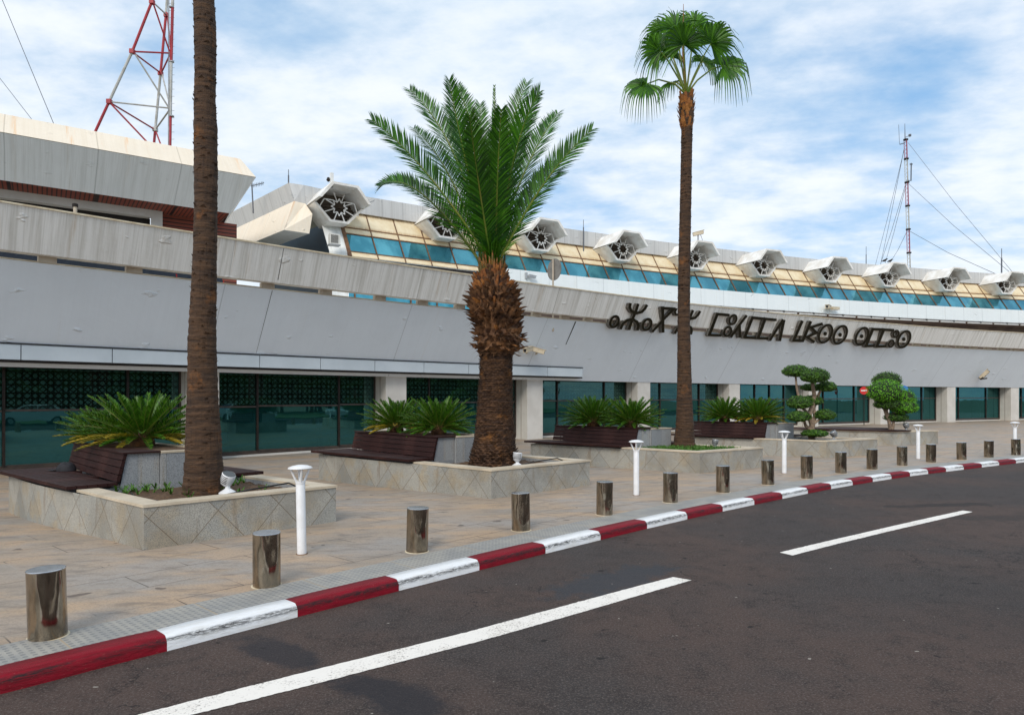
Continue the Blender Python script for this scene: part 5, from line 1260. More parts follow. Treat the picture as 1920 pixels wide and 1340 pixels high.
def build_date_palm():
    rnd = random.Random(3)
    Y = 13.35; base = py_(926, 0, Y); base.z = .36; X0 = base.x
    root = empty('date_palm', base, 0, 'feathery date palm with thick scaly trunk and shaggy orange-brown neck in the second planter', 'palm tree')
    z_of = lambda y: CAMH + (HZ - y) * Y / FPX; x_of = lambda x: (x - 960) / FPX * Y; S = Y / FPX
    prof = [(872, 926, 49), (850, 926, 44), (830, 927, 40), (790, 928, 36), (740, 929, 33), (700, 930, 31), (665, 930, 31), (645, 930, 31)]
    def core_at(z):
        y = HZ - (z - CAMH) / S
        tab = [(p_[0], p_[1], p_[2]) for p_ in prof][::-1] ; ys = [p_[0] for p_ in tab]
        cx = interp(y, [(p_[0], p_[1]) for p_ in tab]); rr = interp(y, [(p_[0], p_[2]) for p_ in tab]); return x_of(cx), rr * S
    m = MB(); zs = [.3 + i * (z_of(640) - .3) / 60 for i in range(61)]
    m.tube([Vector((core_at(z)[0], Y, z)) for z in zs], [core_at(z)[1] * .95 for z in zs], 32, jag=lambda i, k: 1 + .025 * math.sin(i * 3.1 + k * 1.3) + rnd.uniform(-.012, .012))
    # old leaf-scar scales
    def scale(mb, z, an, w, h, out, lift, cx, rad, droop=0.0, mi=0):
        rd = Vector((math.cos(an), math.sin(an), 0)); tg = Vector((-rd.y, rd.x, 0)); c = Vector((cx, Y, z)) + rd * rad
        b0, b1 = c - tg * w * .5, c + tg * w * .5; t0 = c + rd * out + Vector((0, 0, lift)); 
        a0, a1 = t0 - tg * w * .32, t0 + tg * w * .32; tip = t0 + rd * out * .25 + Vector((0, 0, h * .25 - droop)); lo = c + rd * out * .5 - Vector((0, 0, h * .35))
        mb.poly([b0, b1, a1, a0], None, mi); mb.poly([a0, a1, tip], None, mi); mb.poly([b0, lo, a0], None, mi); mb.poly([b1, a1, lo], None, mi); mb.poly([lo, a1, tip, a0], None, mi)
    z = .36; r_ = 0
    while z < z_of(652):
        n_ = 26
        for i in range(n_):
            an = 2 * math.pi * (i + (r_ % 2) * .5) / n_ + rnd.uniform(-.04, .04)
            cx, rad = core_at(z); scale(m, z + rnd.uniform(-.008, .008), an, .10, .05, rnd.uniform(.016, .042) * (1.5 if z < .75 else 1), rnd.uniform(.008, .03), cx, rad * .93)
        z += .044; r_ += 1
    m.build('trunk', M['date_bark'], root, base)
    # shaggy neck: wide cut frond bases
    bulb = [(662, 933, 38), (650, 933, 49), (630, 937, 50), (615, 932, 44), (600, 930, 49), (585, 929, 53), (565, 926, 52), (545, 925, 47), (530, 923, 37), (518, 922, 29), (505, 922, 24)][::-1]
    bt = [(p_[0], p_[1]) for p_ in bulb]; br = [(p_[0], p_[2]) for p_ in bulb]
    bz_ = lambda z: (x_of(interp(HZ - (z - CAMH) / S, bt)), interp(HZ - (z - CAMH) / S, br) * S)
    m = MB(); zs = [z_of(664) + i * (z_of(503) - z_of(664)) / 30 for i in range(31)]
    m.tube([Vector((bz_(z)[0], Y, z)) for z in zs], [bz_(z)[1] * .80 for z in zs], 24)
    ms = [m]
    z = z_of(661); r_ = 0
    while z < z_of(506):
        cx, rad = bz_(z); n_ = max(12, int(rad / .5 * 19))
        top = z > z_of(545)
        for i in range(n_):
            an = 2 * math.pi * (i + (r_ % 2) * .5) / n_ + rnd.uniform(-.1, .1); w = rnd.uniform(.07, .13); out = rnd.uniform(.07, .19) * rad / .5
            ragged = z < z_of(630)
            lift = rnd.uniform(.0, .09) if not ragged else rnd.uniform(-.10, .06)
            if top: lift = rnd.uniform(.05, .14)
            mi_ = 1 if (top and rnd.random() < .6) or rnd.random() < .05 else 0
            scale(m, z, an, w, .10, out, lift, cx, rad * .74, .02, mi_)
            if rnd.random() < .55:      # fibres
                rd = Vector((math.cos(an), math.sin(an), 0)); c = Vector((cx, Y, z)) + rd * rad * .9; tg = Vector((-rd.y, rd.x, 0)) * .008
                e = c + rd * rnd.uniform(.10, .22) + Vector((rnd.uniform(-.05, .05), 0, rnd.uniform(-.16, .06))); m.poly([c - tg, c + tg, e])
        z += .052; r_ += 1
    ms[0].build('shaggy_neck', [M['boot'], M['boot_orange']], root, base)
    # fronds: tip (photo x, y), depth change, bow (sideways in photo px), width factor
    C0 = Vector((x_of(922), Y, z_of(505)))
    F = [((697, 225), -.7, (800, 300), 1.0), ((712, 350), .9, (775, 300), .75), ((768, 168), .6, (862, 250), 1.0), ((842, 150), -.9, (868, 300), 1.0), ((858, 162), .8, (905, 260), .9),
         ((927, 160), .3, (925, 330), .35), ((900, 195), .9, (905, 330), .8), ((988, 155), .5, (925, 300), 1.0), ((1012, 172), -1.1, (955, 260), 1.0), ((1046, 212), .9, (985, 290), 1.0),
         ((1110, 243), -.6, (1010, 330), 1.0), ((880, 215), -1.7, (895, 340), .9), ((775, 240), 1.5, (850, 300), .9), ((1055, 300), 1.6, (990, 340), .85), ((1000, 215), 1.5, (950, 300), .9), ((835, 200), 1.6, (880, 300), .9), ((940, 205), -1.2, (930, 340), .85)]
    for i, ((tx, ty), dy, (mx, my), wf) in enumerate(F):
        an = rnd.uniform(0, 6.28); P0 = C0 + Vector((.10 * math.cos(i * 2.4), .10 * math.sin(i * 2.4), -.12 + rnd.uniform(0, .12)))
        P2 = py_(tx, ty, Y + dy); P1 = py_(mx, my, Y + dy * .35); ml, mr = MB(), MB()
        bl = (P2 - P0); upv = Vector((-bl.x * .6, -bl.y * .6 - .25, 1)).normalized()
        upv = Vector((-.45 * max(-1, min(1, bl.x)), -.9, .35 + rnd.uniform(-.25, .25))).normalized()
        frond(ml, mr, P0, P1, P2, int(112 * (.55 if wf < .5 else 1)), (.50 if wf >= .5 else .22) * (.75 + .25 * wf), .0165, up=upv, vee=.30, fwd=.92 if wf > .5 else 2.2, start=.09, rw=.030, rnd=rnd)
        fr = mr.build('frond', M['rachis'], root, base); ml.build('leaflets', M['date_leaf'], fr, base)
    # spiny lower leaflets and orange frond feet
    m = MB(); mo = MB()
    for i in range(420):
        an = rnd.uniform(0, 6.28); rd = Vector((math.cos(an), math.sin(an), 0)); p = C0 + rd * .15 + Vector((0, 0, rnd.uniform(-.05, .5)))
        e = p + rd * rnd.uniform(.12, .42) + Vector((0, 0, rnd.uniform(-.02, .42))); tg = Vector((-rd.y, rd.x, 0)) * .010; m.poly([p - tg, p + tg, e])
    for i in range(26):
        an = i * 2.4; rd = Vector((math.cos(an), math.sin(an), 0)); p = C0 + rd * .16 - Vector((0, 0, .22)); e = p + rd * .10 + Vector((0, 0, rnd.uniform(.35, .55))); mo.tube([p, (p + e) / 2 + rd * .02, e], [.042, .030, .012], 6)
    m.build('spines', M['date_leaf'], root, base); mo.build('frond_feet', M['rachis_orange'], root, base)
build_date_palm()

def fan_leaf(P0, hub, facing, size, rnd, droop=.55, span=255, parent=None, base=None, sag=.2):
    """petiole + costapalmate fan with drooping split tips"""
    mr, ml = MB(), MB(); mid = P0.lerp(hub, .5) + Vector((0, 0, sag)); mr.tube([P0, P0.lerp(mid, .6), mid.lerp(hub, .4), hub], [.030, .024, .020, .016], 5)
    ax = (hub - mid).normalized(); f = Vector(facing); f = (f - ax * f.dot(ax)).normalized(); sd = ax.cross(f)
    ns = 40; last = None
    seg = []
    for i in range(ns):
        th = R(-span / 2 + span * i / (ns - 1) + rnd.uniform(-2, 2)); dr = (ax * math.cos(th) + sd * math.sin(th)).normalized(); ln = size * (1 - .22 * abs(th) / R(span / 2)) * rnd.uniform(.93, 1.05)
        wdir = (-ax * math.sin(th) + sd * math.cos(th)); w = ln * .5 * R(span) / ns * .60
        pts = []
        for k_ in range(7):
            t = k_ / 6; bend = min(1, max(0, (t - .30) / .42)) ** 1.0 * min(.96, droop * 1.12 + rnd.uniform(-.08, .06))
            dd_ = (dr * (1 - bend) + Vector((0, 0, -1)) * bend * 1.05 + dr * .12); q = (pts[-1] + dd_ * ln * 1.12 / 6) if pts else hub.copy(); pts.append(q)
        pleat = f * (.012 if i % 2 else -.012)
        ws = [w * x for x in (.1, .66, .95, .5, .30, .20, .03)]
        base_i = len(ml.v)
        for q, w_ in zip(pts, ws): ml.v += [q - wdir * w_ + pleat, q + wdir * w_ - pleat]
        for k_ in range(6): a = base_i + 2 * k_; ml.face([a, a + 1, a + 3, a + 2])
    fr = mr.build('frond', M['rachis'], parent, base); ml.build('fan_blade', M['fan_leaf'], fr, base)

def build_fan_palm(Y, prof, z_base, ztop, label, fans, rnd, orange=True, lean_px=None):
    S = Y / FPX; bx = (prof[0][1] - 960) * S; base = Vector((bx, Y, z_base)); root = empty('fan_palm', base, 0, label, 'palm tree')
    tab = sorted([(p_[0], p_[1]) for p_ in prof]); tr = sorted([(p_[0], p_[2]) for p_ in prof])
    at = lambda z: ((interp(HZ - (z - CAMH) / S, tab) - 960) * S, interp(HZ - (z - CAMH) / S, tr) * S)
    m = MB(); n_ = int((ztop - z_base) / .035); zs = [z_base - .05 + (ztop - z_base + .05) * i / n_ for i in range(n_ + 1)]
    jr = [rnd.uniform(-.02, .028) for _ in range(n_ + 1)]; nr = 30
    m.tube([Vector((at(z)[0], Y, z)) for z in zs], [at(z)[1] * (1 + jr[i]) for i, z in enumerate(zs)], nr, jag=lambda i, k: 1 + .03 * mnoise.noise((k * .9, i * .22, 3.1)) + rnd.uniform(-.012, .012))
    # frayed fibres on the rings
    for _ in range(900):
        z = rnd.uniform(z_base, ztop); cx, rad = at(z); an = rnd.uniform(0, 6.28); rd = Vector((math.cos(an), math.sin(an), 0)); tg = Vector((-rd.y, rd.x, 0)); c = Vector((cx, Y, z)) + rd * rad * .98
        w = rnd.uniform(.01, .05); h_ = rnd.uniform(.008, .03); m.poly([c - tg * w, c + tg * w, c + tg * w * .5 + rd * h_ + Vector((0, 0, h_)), c - tg * w * .3 + rd * h_ * .6 + Vector((0, 0, h_ * .5))])
    m.build('trunk', M['fan_bark'], root, base)
    top = Vector((at(ztop)[0], Y, ztop))
    m = MB()
    for i in range(110):
        z = ztop - rnd.random() * .95; an = i * 2.4; rd = Vector((math.cos(an), math.sin(an), 0)); tg = Vector((-rd.y, rd.x, 0)); c = Vector((top.x, Y, z)) + rd * at(z)[1] * .95; w = .05; hh = rnd.uniform(.10, .2)
        e = c + rd * rnd.uniform(.02, .10) + Vector((0, 0, hh)); m.poly([c - tg * w, c + tg * w, e + tg * w * .5, e - tg * w * .5]); 
    m.build('boots', M['boot_orange'], root, base)
    for (hx, hy, dy, face, sz, dr, sag) in fans:
        ns_ = 0
        hub = py_(hx, hy, Y + dy) if hx is not None else top + Vector(hy)
        fan_leaf(top + Vector((0, 0, .0)), hub, face, sz, rnd, droop=dr, parent=root, base=base, sag=sag)
    return root, base, top
rA = random.Random(11)
Yp3 = 18.06
fansB = [(1282, 84, -.55, (0, -1, .15), 1.02, .55, .0), (1238, 96, -.3, (-.2, -1, .35), 1.12, .74, .14), (1212, 158, -.3, (-.2, -1, .7), 1.12, .98, .34), (1262, 156, .3, (.3, -1, .5), .72, .98, .18), (1333, 82, -.3, (.3, -1, .35), 1.18, .66, .12), (1356, 124, -.1, (.3, -1, .6), 1.18, .96, .26),
         (1243, 60, .5, (0, -1, .2), .95, .62, .06), (1302, 50, .5, (0, 1, .2), 1.0, .45, .0), (1318, 116, .9, (.2, -1, .4), .80, .95, .05), (1256, 106, 1.0, (0, -1, .3), .8, .95, .05), (1268, 56, .2, (0, -1, .1), .95, .42, .0)]
rootB, baseB, topB = build_fan_palm(Yp3, [(845, 1283, 22), (828, 1283, 19.5), (800, 1284, 16.5), (760, 1283.5, 14.5), (700, 1283, 13), (600, 1282, 11.2), (500, 1283, 11), (400, 1285, 10.5), (300, 1287, 10.3), (240, 1288, 10.3), (225, 1288, 12), (205, 1288, 13), (185, 1287, 12), (160, 1287, 9)], .40, CAMH + (HZ - 178) * Yp3 / FPX, 'tall slim fan palm with small drooping crown in the third planter', fansB, random.Random(5))
m = MB(); tp = py_(1281, 100, Yp3); m.tube([topB, tp, py_(1281.5, 8, Yp3)], [.03, .03, .006], 5); m.build('spear_leaf', M['rachis_orange'], rootB, baseB)
Yp1 = 9.4
fansA = [(None, (math.cos(a) * 1.0, math.sin(a) * 1.0, .75 + .3 * math.sin(a * 3)), 0, (math.cos(a) * .2, math.sin(a) * .2, 1), .95, .7, .2) for a in [i * 2 * math.pi / 12 for i in range(12)]]
build_fan_palm(Yp1, [(930, 382, 38), (905, 382, 36), (880, 382, 34), (850, 382, 32), (800, 381, 30), (740, 380, 27), (650, 379, 25), (600, 380, 23.5), (520, 383, 21.5), (440, 385, 20.5), (380, 386, 20), (320, 386, 20.5), (240, 385.5, 20.5), (190, 384, 19), (140, 385, 18.5), (80, 385, 19.5), (40, 384, 19), (0, 382, 18.5), (-200, 380, 18), (-900, 380, 18)], .38, 11.2, 'tall thick brown palm trunk in the nearest planter, its crown above the picture', fansA, random.Random(9))

# ---------------------------------------------------------------- cycads
def make_cycad(name, seed, yellow=0.0):
    rnd = random.Random(seed); root = empty(name, (0, 0, 0)); m, r_, my = MB(), MB(), MB()
    for i in range(92):
        an = i * 2.39996; t = (i + .5) / 92; el = R(80 - 82 * t ** .80); L_ = rnd.uniform(.62, .82) * (.8 + .25 * math.sin(math.pi * min(1, t * 1.1))); rd = Vector((math.cos(an), math.sin(an), 0))
        d = rd * math.cos(el) + Vector((0, 0, math.sin(el))); P0 = rd * .05 + Vector((0, 0, .10)); P1 = P0 + d * L_ * .55; P2 = P0 + d * L_ + rd * .06 - Vector((0, 0, .04 + .14 * t)) * (L_ / .8)
        ml = my if (t > .75 and rnd.random() < yellow) else m
        frond(ml, r_, P0, P1, P2, 30, .095, .0095, up=Vector((-rd.x * .5, -rd.y * .5, 1)).normalized(), vee=.75, fwd=1.0, start=.16, rw=.008, rnd=rnd)
    m.build('leaves', M['cycad_leaf'], root); r_.build('leaf_stalks', M['rachis'], root)
    if my.v: my.build('yellow_leaves', M['cycad_yellow'], root)
    c = MB(); c.lathe([(.13, -.05), (.15, .05), (.10, .16), (.02, .2)], n=14); c.build('stem', M['boot'], root)
    return root
protoA = make_cycad('cycad', 1, .0); protoB = make_cycad('cycad', 2, .75)
CY = [(0, 'B', 3.3, 1.45, 1.28, 'large cycad in the nearest planter box, right of its yellowing neighbour'), (0, 'B', 4.35, 1.25, .90, 'small yellowing cycad at the left end of the nearest planter box'),
      (1, 'B', 3.9, 1.5, 1.0, 'left-hand cycad behind the bench of the second planter'), (1, 'A', 2.85, 1.5, 1.0, 'right-hand cycad behind the bench of the second planter, beside the date palm'),
      (2, 'A', 4.15, 1.35, 1.12, 'left-hand taller cycad behind the bench of the third planter'), (2, 'A', 2.95, 1.25, 1.05, 'right-hand cycad behind the bench of the third planter, beside the tall slim palm'),
      (3, 'A', 4.0, 1.35, 1.08, 'left-hand cycad behind the bench of the fourth planter'), (3, 'B', 2.75, 1.35, 1.05, 'right-hand cycad behind the bench of the fourth planter, beside the tiered clipped tree')]
CYPX = [(268, 1.28), (192, .9), (744, 1.15), (822, 1.18), (1114, 1.25), (1182, 1.2), (1360, 1.22), (1420, 1.22)]
usedc = {}
for i, (k, ty, uu, vv, sc, lb) in enumerate(CY):
    pr = protoA if ty == 'A' else protoB
    r_ = pr if ty not in usedc else copy_tree(pr); usedc[ty] = 1
    tx, sc = CYPX[i]; W = PI_[k]['W']; best = None
    for q in range(60):
        u_ = 2.2 + q * .06; p = W(u_, vv)
        e = abs(960 + FPX * p.x / p.y - tx)
        if best is None or e < best[0]: best = (e, u_)
    u_ = min(best[1], PI_[k]['a'] - .35)
    r_.location = W(u_, vv, .93); r_.rotation_euler = (0, 0, i * 1.3); r_.scale = (sc, sc, sc)
    tag(r_, lb, 'cycad', 'cycads in the planter boxes')

# ---------------------------------------------------------------- clipped trees
def leaf_pad(mb, core, c, rx, ry, rz, n, size, rnd, flat=.45):
    seg, rg = 16, 9
    rows = []
    for i in range(rg + 1):
        th = math.pi * i / rg; rows.append([Vector((c[0] + math.sin(th) * math.cos(2 * math.pi * j / seg) * rx * .86, c[1] + math.sin(th) * math.sin(2 * math.pi * j / seg) * ry * .86, c[2] + math.cos(th) * rz * (.84 if th < math.pi / 2 else .84 * flat * 1.6))) for j in range(seg + 1)])
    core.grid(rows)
    for _ in range(n):
        while True:
            d = Vector((rnd.gauss(0, 1), rnd.gauss(0, 1), rnd.gauss(0, 1)))
            if d.length > .1: break
        d.normalize(); lump = 1 + .07 * mnoise.noise((d.x * 3 + c[0] * 5, d.y * 3, d.z * 3 + c[2] * 5)); rr = rnd.uniform(.84, 1.03) * lump
        dz = d.z * (1 if d.z > 0 else flat * 1.5)
        p = Vector((c[0] + d.x * rx * rr, c[1] + d.y * ry * rr, c[2] + dz * rz * rr))
        a = Vector((rnd.gauss(0, 1), rnd.gauss(0, 1), rnd.gauss(0, 1))).normalized(); nn = (d + a * .7).normalized(); t = nn.cross(Vector((rnd.random() - .5, rnd.random() - .5, rnd.random() - .5)).normalized()).normalized(); b_ = nn.cross(t); s_ = size * rnd.uniform(.5, 1.25)
        mb.poly([p - t * s_, p - b_ * s_ * .5, p + t * s_, p + b_ * s_ * .5])
def build_topiary(Y, bx, pads, stems, label, mat, lower=None, base_y=822):
    rnd = random.Random(int(bx)); S = Y / FPX; base = py_(bx, 0, Y); base.z = .38; root = empty('clipped_tree', base, 0, label, 'tree', 'clipped cloud trees')
    m = MB()
    for pts, r0, r1 in stems:
        Q = [py_(x, y, Y + d) for x, y, d in pts]; Q = [q + Vector((rnd.uniform(-.02, .02), 0, 0)) for q in Q]; n_ = len(Q); m.tube(Q, [(r0 + (r1 - r0) * i / (n_ - 1)) for i in range(n_)], 9)
    m.build('trunk', M['twig'], root, base)
    for (x, y, hw, hh, dy, mt) in pads:
        c = py_(x, y, Y + dy); mm, co = MB(), MB(); leaf_pad(mm, co, c, hw * S, hw * S * .9, hh * S * (1.0 if label.startswith('tiered') else 1.15), int(1500 * (hw / 30) ** 1.6) + 400, .034, rnd)
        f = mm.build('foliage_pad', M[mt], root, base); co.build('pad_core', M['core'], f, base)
build_topiary(21.4, 1524, [(1492, 697, 25, 14, .3, 'topiary'), (1528, 706, 27, 17, -.2, 'topiary'), (1550, 726, 18, 12, .1, 'topiary'), (1523, 727, 22, 9, .7, 'topiary'), (1500, 756, 24, 15, -.1, 'topiary'), (1523, 752, 20, 12, .3, 'topiary'), (1498, 782, 22, 12, -.2, 'topiary'), (1547, 779, 20, 12, .0, 'topiary'), (1528, 813, 24, 8, -.25, 'topiary')],
              [([(1524, 828, 0), (1521, 812, 0), (1522, 795, 0), (1518, 778, 0), (1524, 762, .1), (1527, 742, .1), (1524, 722, 0), (1526, 710, 0)], .11, .045), ([(1522, 800, 0), (1529, 780, .1), (1527, 765, .2), (1533, 742, .2), (1540, 730, .1)], .07, .035), ([(1520, 808, 0), (1511, 797, 0), (1508, 788, -.1), (1500, 782, -.1)], .06, .03), ([(1519, 778, 0), (1508, 768, 0), (1500, 758, 0), (1497, 742, .1), (1494, 725, .2), (1492, 705, .3)], .05, .03), ([(1524, 795, 0), (1536, 786, 0), (1546, 780, 0)], .045, .025)],
              'tiered clipped tree with seven dark rounded pads in the fourth planter', 'topiary')
build_topiary(26.3, 1672, [(1663, 714, 27, 16, .5, 'topiary'), (1660, 736, 33, 23, -.3, 'topiary_bright'), (1692, 748, 24, 18, .0, 'topiary_bright'), (1665, 758, 26, 12, -.1, 'topiary'), (1694, 764, 26, 15, -.1, 'topiary_bright'), (1680, 783, 22, 9, .1, 'topiary'), (1668, 748, 20, 14, .3, 'topiary')],
              [([(1671, 808, 0), (1669, 798, 0), (1666, 785, 0), (1663, 770, 0), (1665, 750, 0)], .08, .045), ([(1672, 808, 0), (1676, 795, 0), (1674, 780, 0), (1682, 768, 0), (1690, 755, 0)], .06, .035), ([(1667, 790, 0), (1661, 775, 0), (1655, 760, 0)], .05, .03)],
              'compact bright green clipped tree with rounded pads in the farthest planter', 'topiary_bright')

# ================================================================= STREET FURNITURE
BOL = [(90, 1197), (500, 1100), (782, 1035), (977, 995), (1133.5, 965.5), (1257, 942), (1355.5, 923), (1440, 908.5), (1513, 897), (1577, 887), (1635, 879.5), (1691.5, 872.5), (1745.5, 866.5), (1803, 861.5), (1854, 857), (1905, 853)]
ORD = ['first', 'second', 'third', 'fourth', 'fifth', 'sixth', 'seventh', 'eighth', 'ninth', 'tenth', 'eleventh', 'twelfth', 'thirteenth', 'fourteenth', 'fifteenth', 'sixteenth']
br_ = empty('bollard', (0, 0, 0))
m = MB(); m.lathe([(.121, -.02), (.121, .482)], n=48); sh = m.build('shell', M['steel'], br_, angle=40)
m = MB(); m.lathe([(.1222, .479), (.1222, .485), (.1195, .488), (0.001, .4895)], n=48); m.build('cap', M['steel_sky_top'], br_, angle=30)  # bollard top, its sky reflection painted as paler steel
m = MB(); m.lathe([(.135, -.02), (.135, .003), (.122, .004)], n=32); m.build('base_ring', M['coping_yellow'], br_)
for i, (x, y) in enumerate(BOL):
    o = br_ if i == 0 else copy_tree(br_)
    p = pz(x, y - 6 * (7.0 / (y - HZ) * 60 / 60) * 0, 0.0); p = p + Vector((p.x, p.y, 0)).normalized() * .06
    o.location = p; o.rotation_euler = (R(random.uniform(-.8, .8)), R(random.uniform(-1.8, .4)) if i < 4 else R(random.uniform(-1.2, 1.0)), i * 1.7)
    lb = 'polished steel bollard, %s from the left in the kerbside row' % ORD[i]
    if i == 0: lb = 'nearest polished steel bollard, at the left edge of the photo'
    if i == 15: lb = 'rightmost steel bollard, hiding the foot of the farthest white lamp post'
    tag(o, lb, 'bollard', 'steel bollards along the kerb')

lp = empty('lamp_post', (0, 0, 0))
m = MB(); m.lathe([(.050, -.02), (.050, .785), (.047, .79)], n=24); m.build('pole', M['steel_pole'], lp, angle=40)
m = MB(); m.lathe([(.053, .775), (.053, .80), (.03, .805)], n=24); m.build('collar', M['steel_pole'], lp, angle=40)
for k in range(4):
    an = 2 * math.pi * k / 4 + .45; m = MB(); m.tube([(math.cos(an) * .04, math.sin(an) * .04, .79), (math.cos(an) * .102, math.sin(an) * .102, .945)], .0125, 6); m.build('strut', M['steel_pole'], lp)
m = MB(); m.lathe([(.001, .94), (.128, .94), (.133, .946), (.125, .958), (.085, .974), (.03, .983), (.001, .985)], n=32); m.build('lamp_hood', M['steel_pole'], lp, angle=50)
m = MB(); m.lathe([(.065, -.02), (.063, .004), (.051, .006)], n=20); m.build('foot', M['rust_mullion'], lp)
LMP = [(566, 1038, 'nearest white post lamp with cone hood, in front of the nearest planter'), (1193, 928, 'white post lamp with cone hood in front of the third planter'), (1470.5, 887, 'white post lamp with cone hood in front of the fourth planter'), (1721.5, 860, 'white post lamp with cone hood right of the bright clipped tree'), (1903, 848.5, 'farthest white post lamp, rising behind the rightmost bollard')]
for i, (x, y, lb) in enumerate(LMP):
    o = lp if i == 0 else copy_tree(lp); p = pz(x, y, gz(*pz(x, y)[:2])); o.location = p; o.rotation_euler = (R(-.6 if i else -1.2) * 0, R(-1.2 if i == 0 else 0), i * .9); tag(o, lb, 'lamp post', 'white post lamps along the pavement')

def floodlight(x, y, Y, sc, lb, mat='steel_pole', rz=0.0, tilt=-.5, z=.41):
    b0 = py_(x, y, Y); b0.z = z; r = empty('ground_floodlight', b0, rz, lb, 'floodlight', 'ground floodlights in the planters')
    m = MB(); m.lathe([(.10, 0), (.10, .02), (.085, .035), (.03, .07), (.022, .12)], n=20); m.build('stand', M[mat], r)
    m = MB(); T = Matrix.Rotation(tilt, 4, 'Y')
    prof = [(.03, -.10), (.062, -.075), (.078, -.02), (.080, .05), (.072, .062)]
    rings = []
    for rr, zz in prof: rings.append([m.vert(T @ Vector((math.cos(2 * math.pi * k / 20) * rr, math.sin(2 * math.pi * k / 20) * rr, zz)) + Vector((0, 0, .19))) for k in range(20)])
    for a, b_ in zip(rings, rings[1:]):
        for k in range(20): m.face([a[k], a[(k + 1) % 20], b_[(k + 1) % 20], b_[k]])
    m.face(rings[0][::-1]); m.build('lamp_head', M[mat], r, angle=40)
    m = MB(); ring = [T @ Vector((math.cos(2 * math.pi * k / 20) * .070, math.sin(2 * math.pi * k / 20) * .070, .058)) + Vector((0, 0, .19)) for k in range(20)]; m.poly(ring); m.build('lens', M['car_glass'], r)
    m = MB()
    for q in range(5):
        for s_ in (1, -1):
            pts = [T @ Vector((math.cos(an) * .081, math.sin(an) * .081, -.035 + q * .02)) + Vector((0, 0, .19)) for an in [s_ * (-1.2 + .3 * j) + 4.4 for j in range(9)]]
        m.tube(pts, .004, 4)
    m.build('vents', M['dark'], r); r.scale = (sc, sc, sc)
floodlight(427, 919, 9.25, 1.15, 'white ribbed floodlight beside the thick trunk in the nearest planter', tilt=.5, rz=-.6)
floodlight(970, 868, 13.0, 1.1, 'white cup-shaped floodlight at the foot of the date palm', tilt=.1)
floodlight(1341, 834, 17.6, 1.0, 'dark grey floodlight on the grass right of the tall slim palm', mat='grey_metal', tilt=.2)
floodlight(1563, 824, 20.9, 1.25, 'grey tilted floodlight right of the tiered clipped tree', mat='grey_metal', tilt=-.7)
floodlight(1699, 808, 26.0, 1.3, 'small grey floodlight right of the bright clipped tree', mat='grey_metal', tilt=-.4, z=.45)

# black cap left on the first bench
p = pz(124, 882, .54) + Vector((0, 0, 0)); m = MB(); rnd = random.Random(4); rows = []
for i in range(9):
    th = math.pi / 2 * i / 8; rows.append([Vector((math.cos(2 * math.pi * j / 20) * .15 * math.cos(th) ** .6 * (1 + .15 * mnoise.noise((i, j * .7, 1))), math.sin(2 * math.pi * j / 20) * .12 * math.cos(th) ** .6, .13 * math.sin(th) * (1 + .25 * mnoise.noise((j * .5, i * .4, 0))))) + p for j in range(21)])
m.grid(rows); cap = empty('black_cap', p, 0, 'crumpled black cap lying on the nearest timber bench', 'cap'); m.build('crown', M['cloth_black'], cap, p, smooth=True)
m = MB(); rows = [[Vector((-.12 - .17 * f * math.cos(a), math.sin(a) * .11 * (1 - .2 * f), .012 + .02 * (1 - f) - .008 * math.sin(a) ** 2)) + p for a in [-.1 * math.pi * 5 + math.pi * j / 10 for j in range(11)]] for f in (0, .5, 1)]
m.grid(rows); m.build('peak', M['cloth_black'], cap, p, smooth=True)

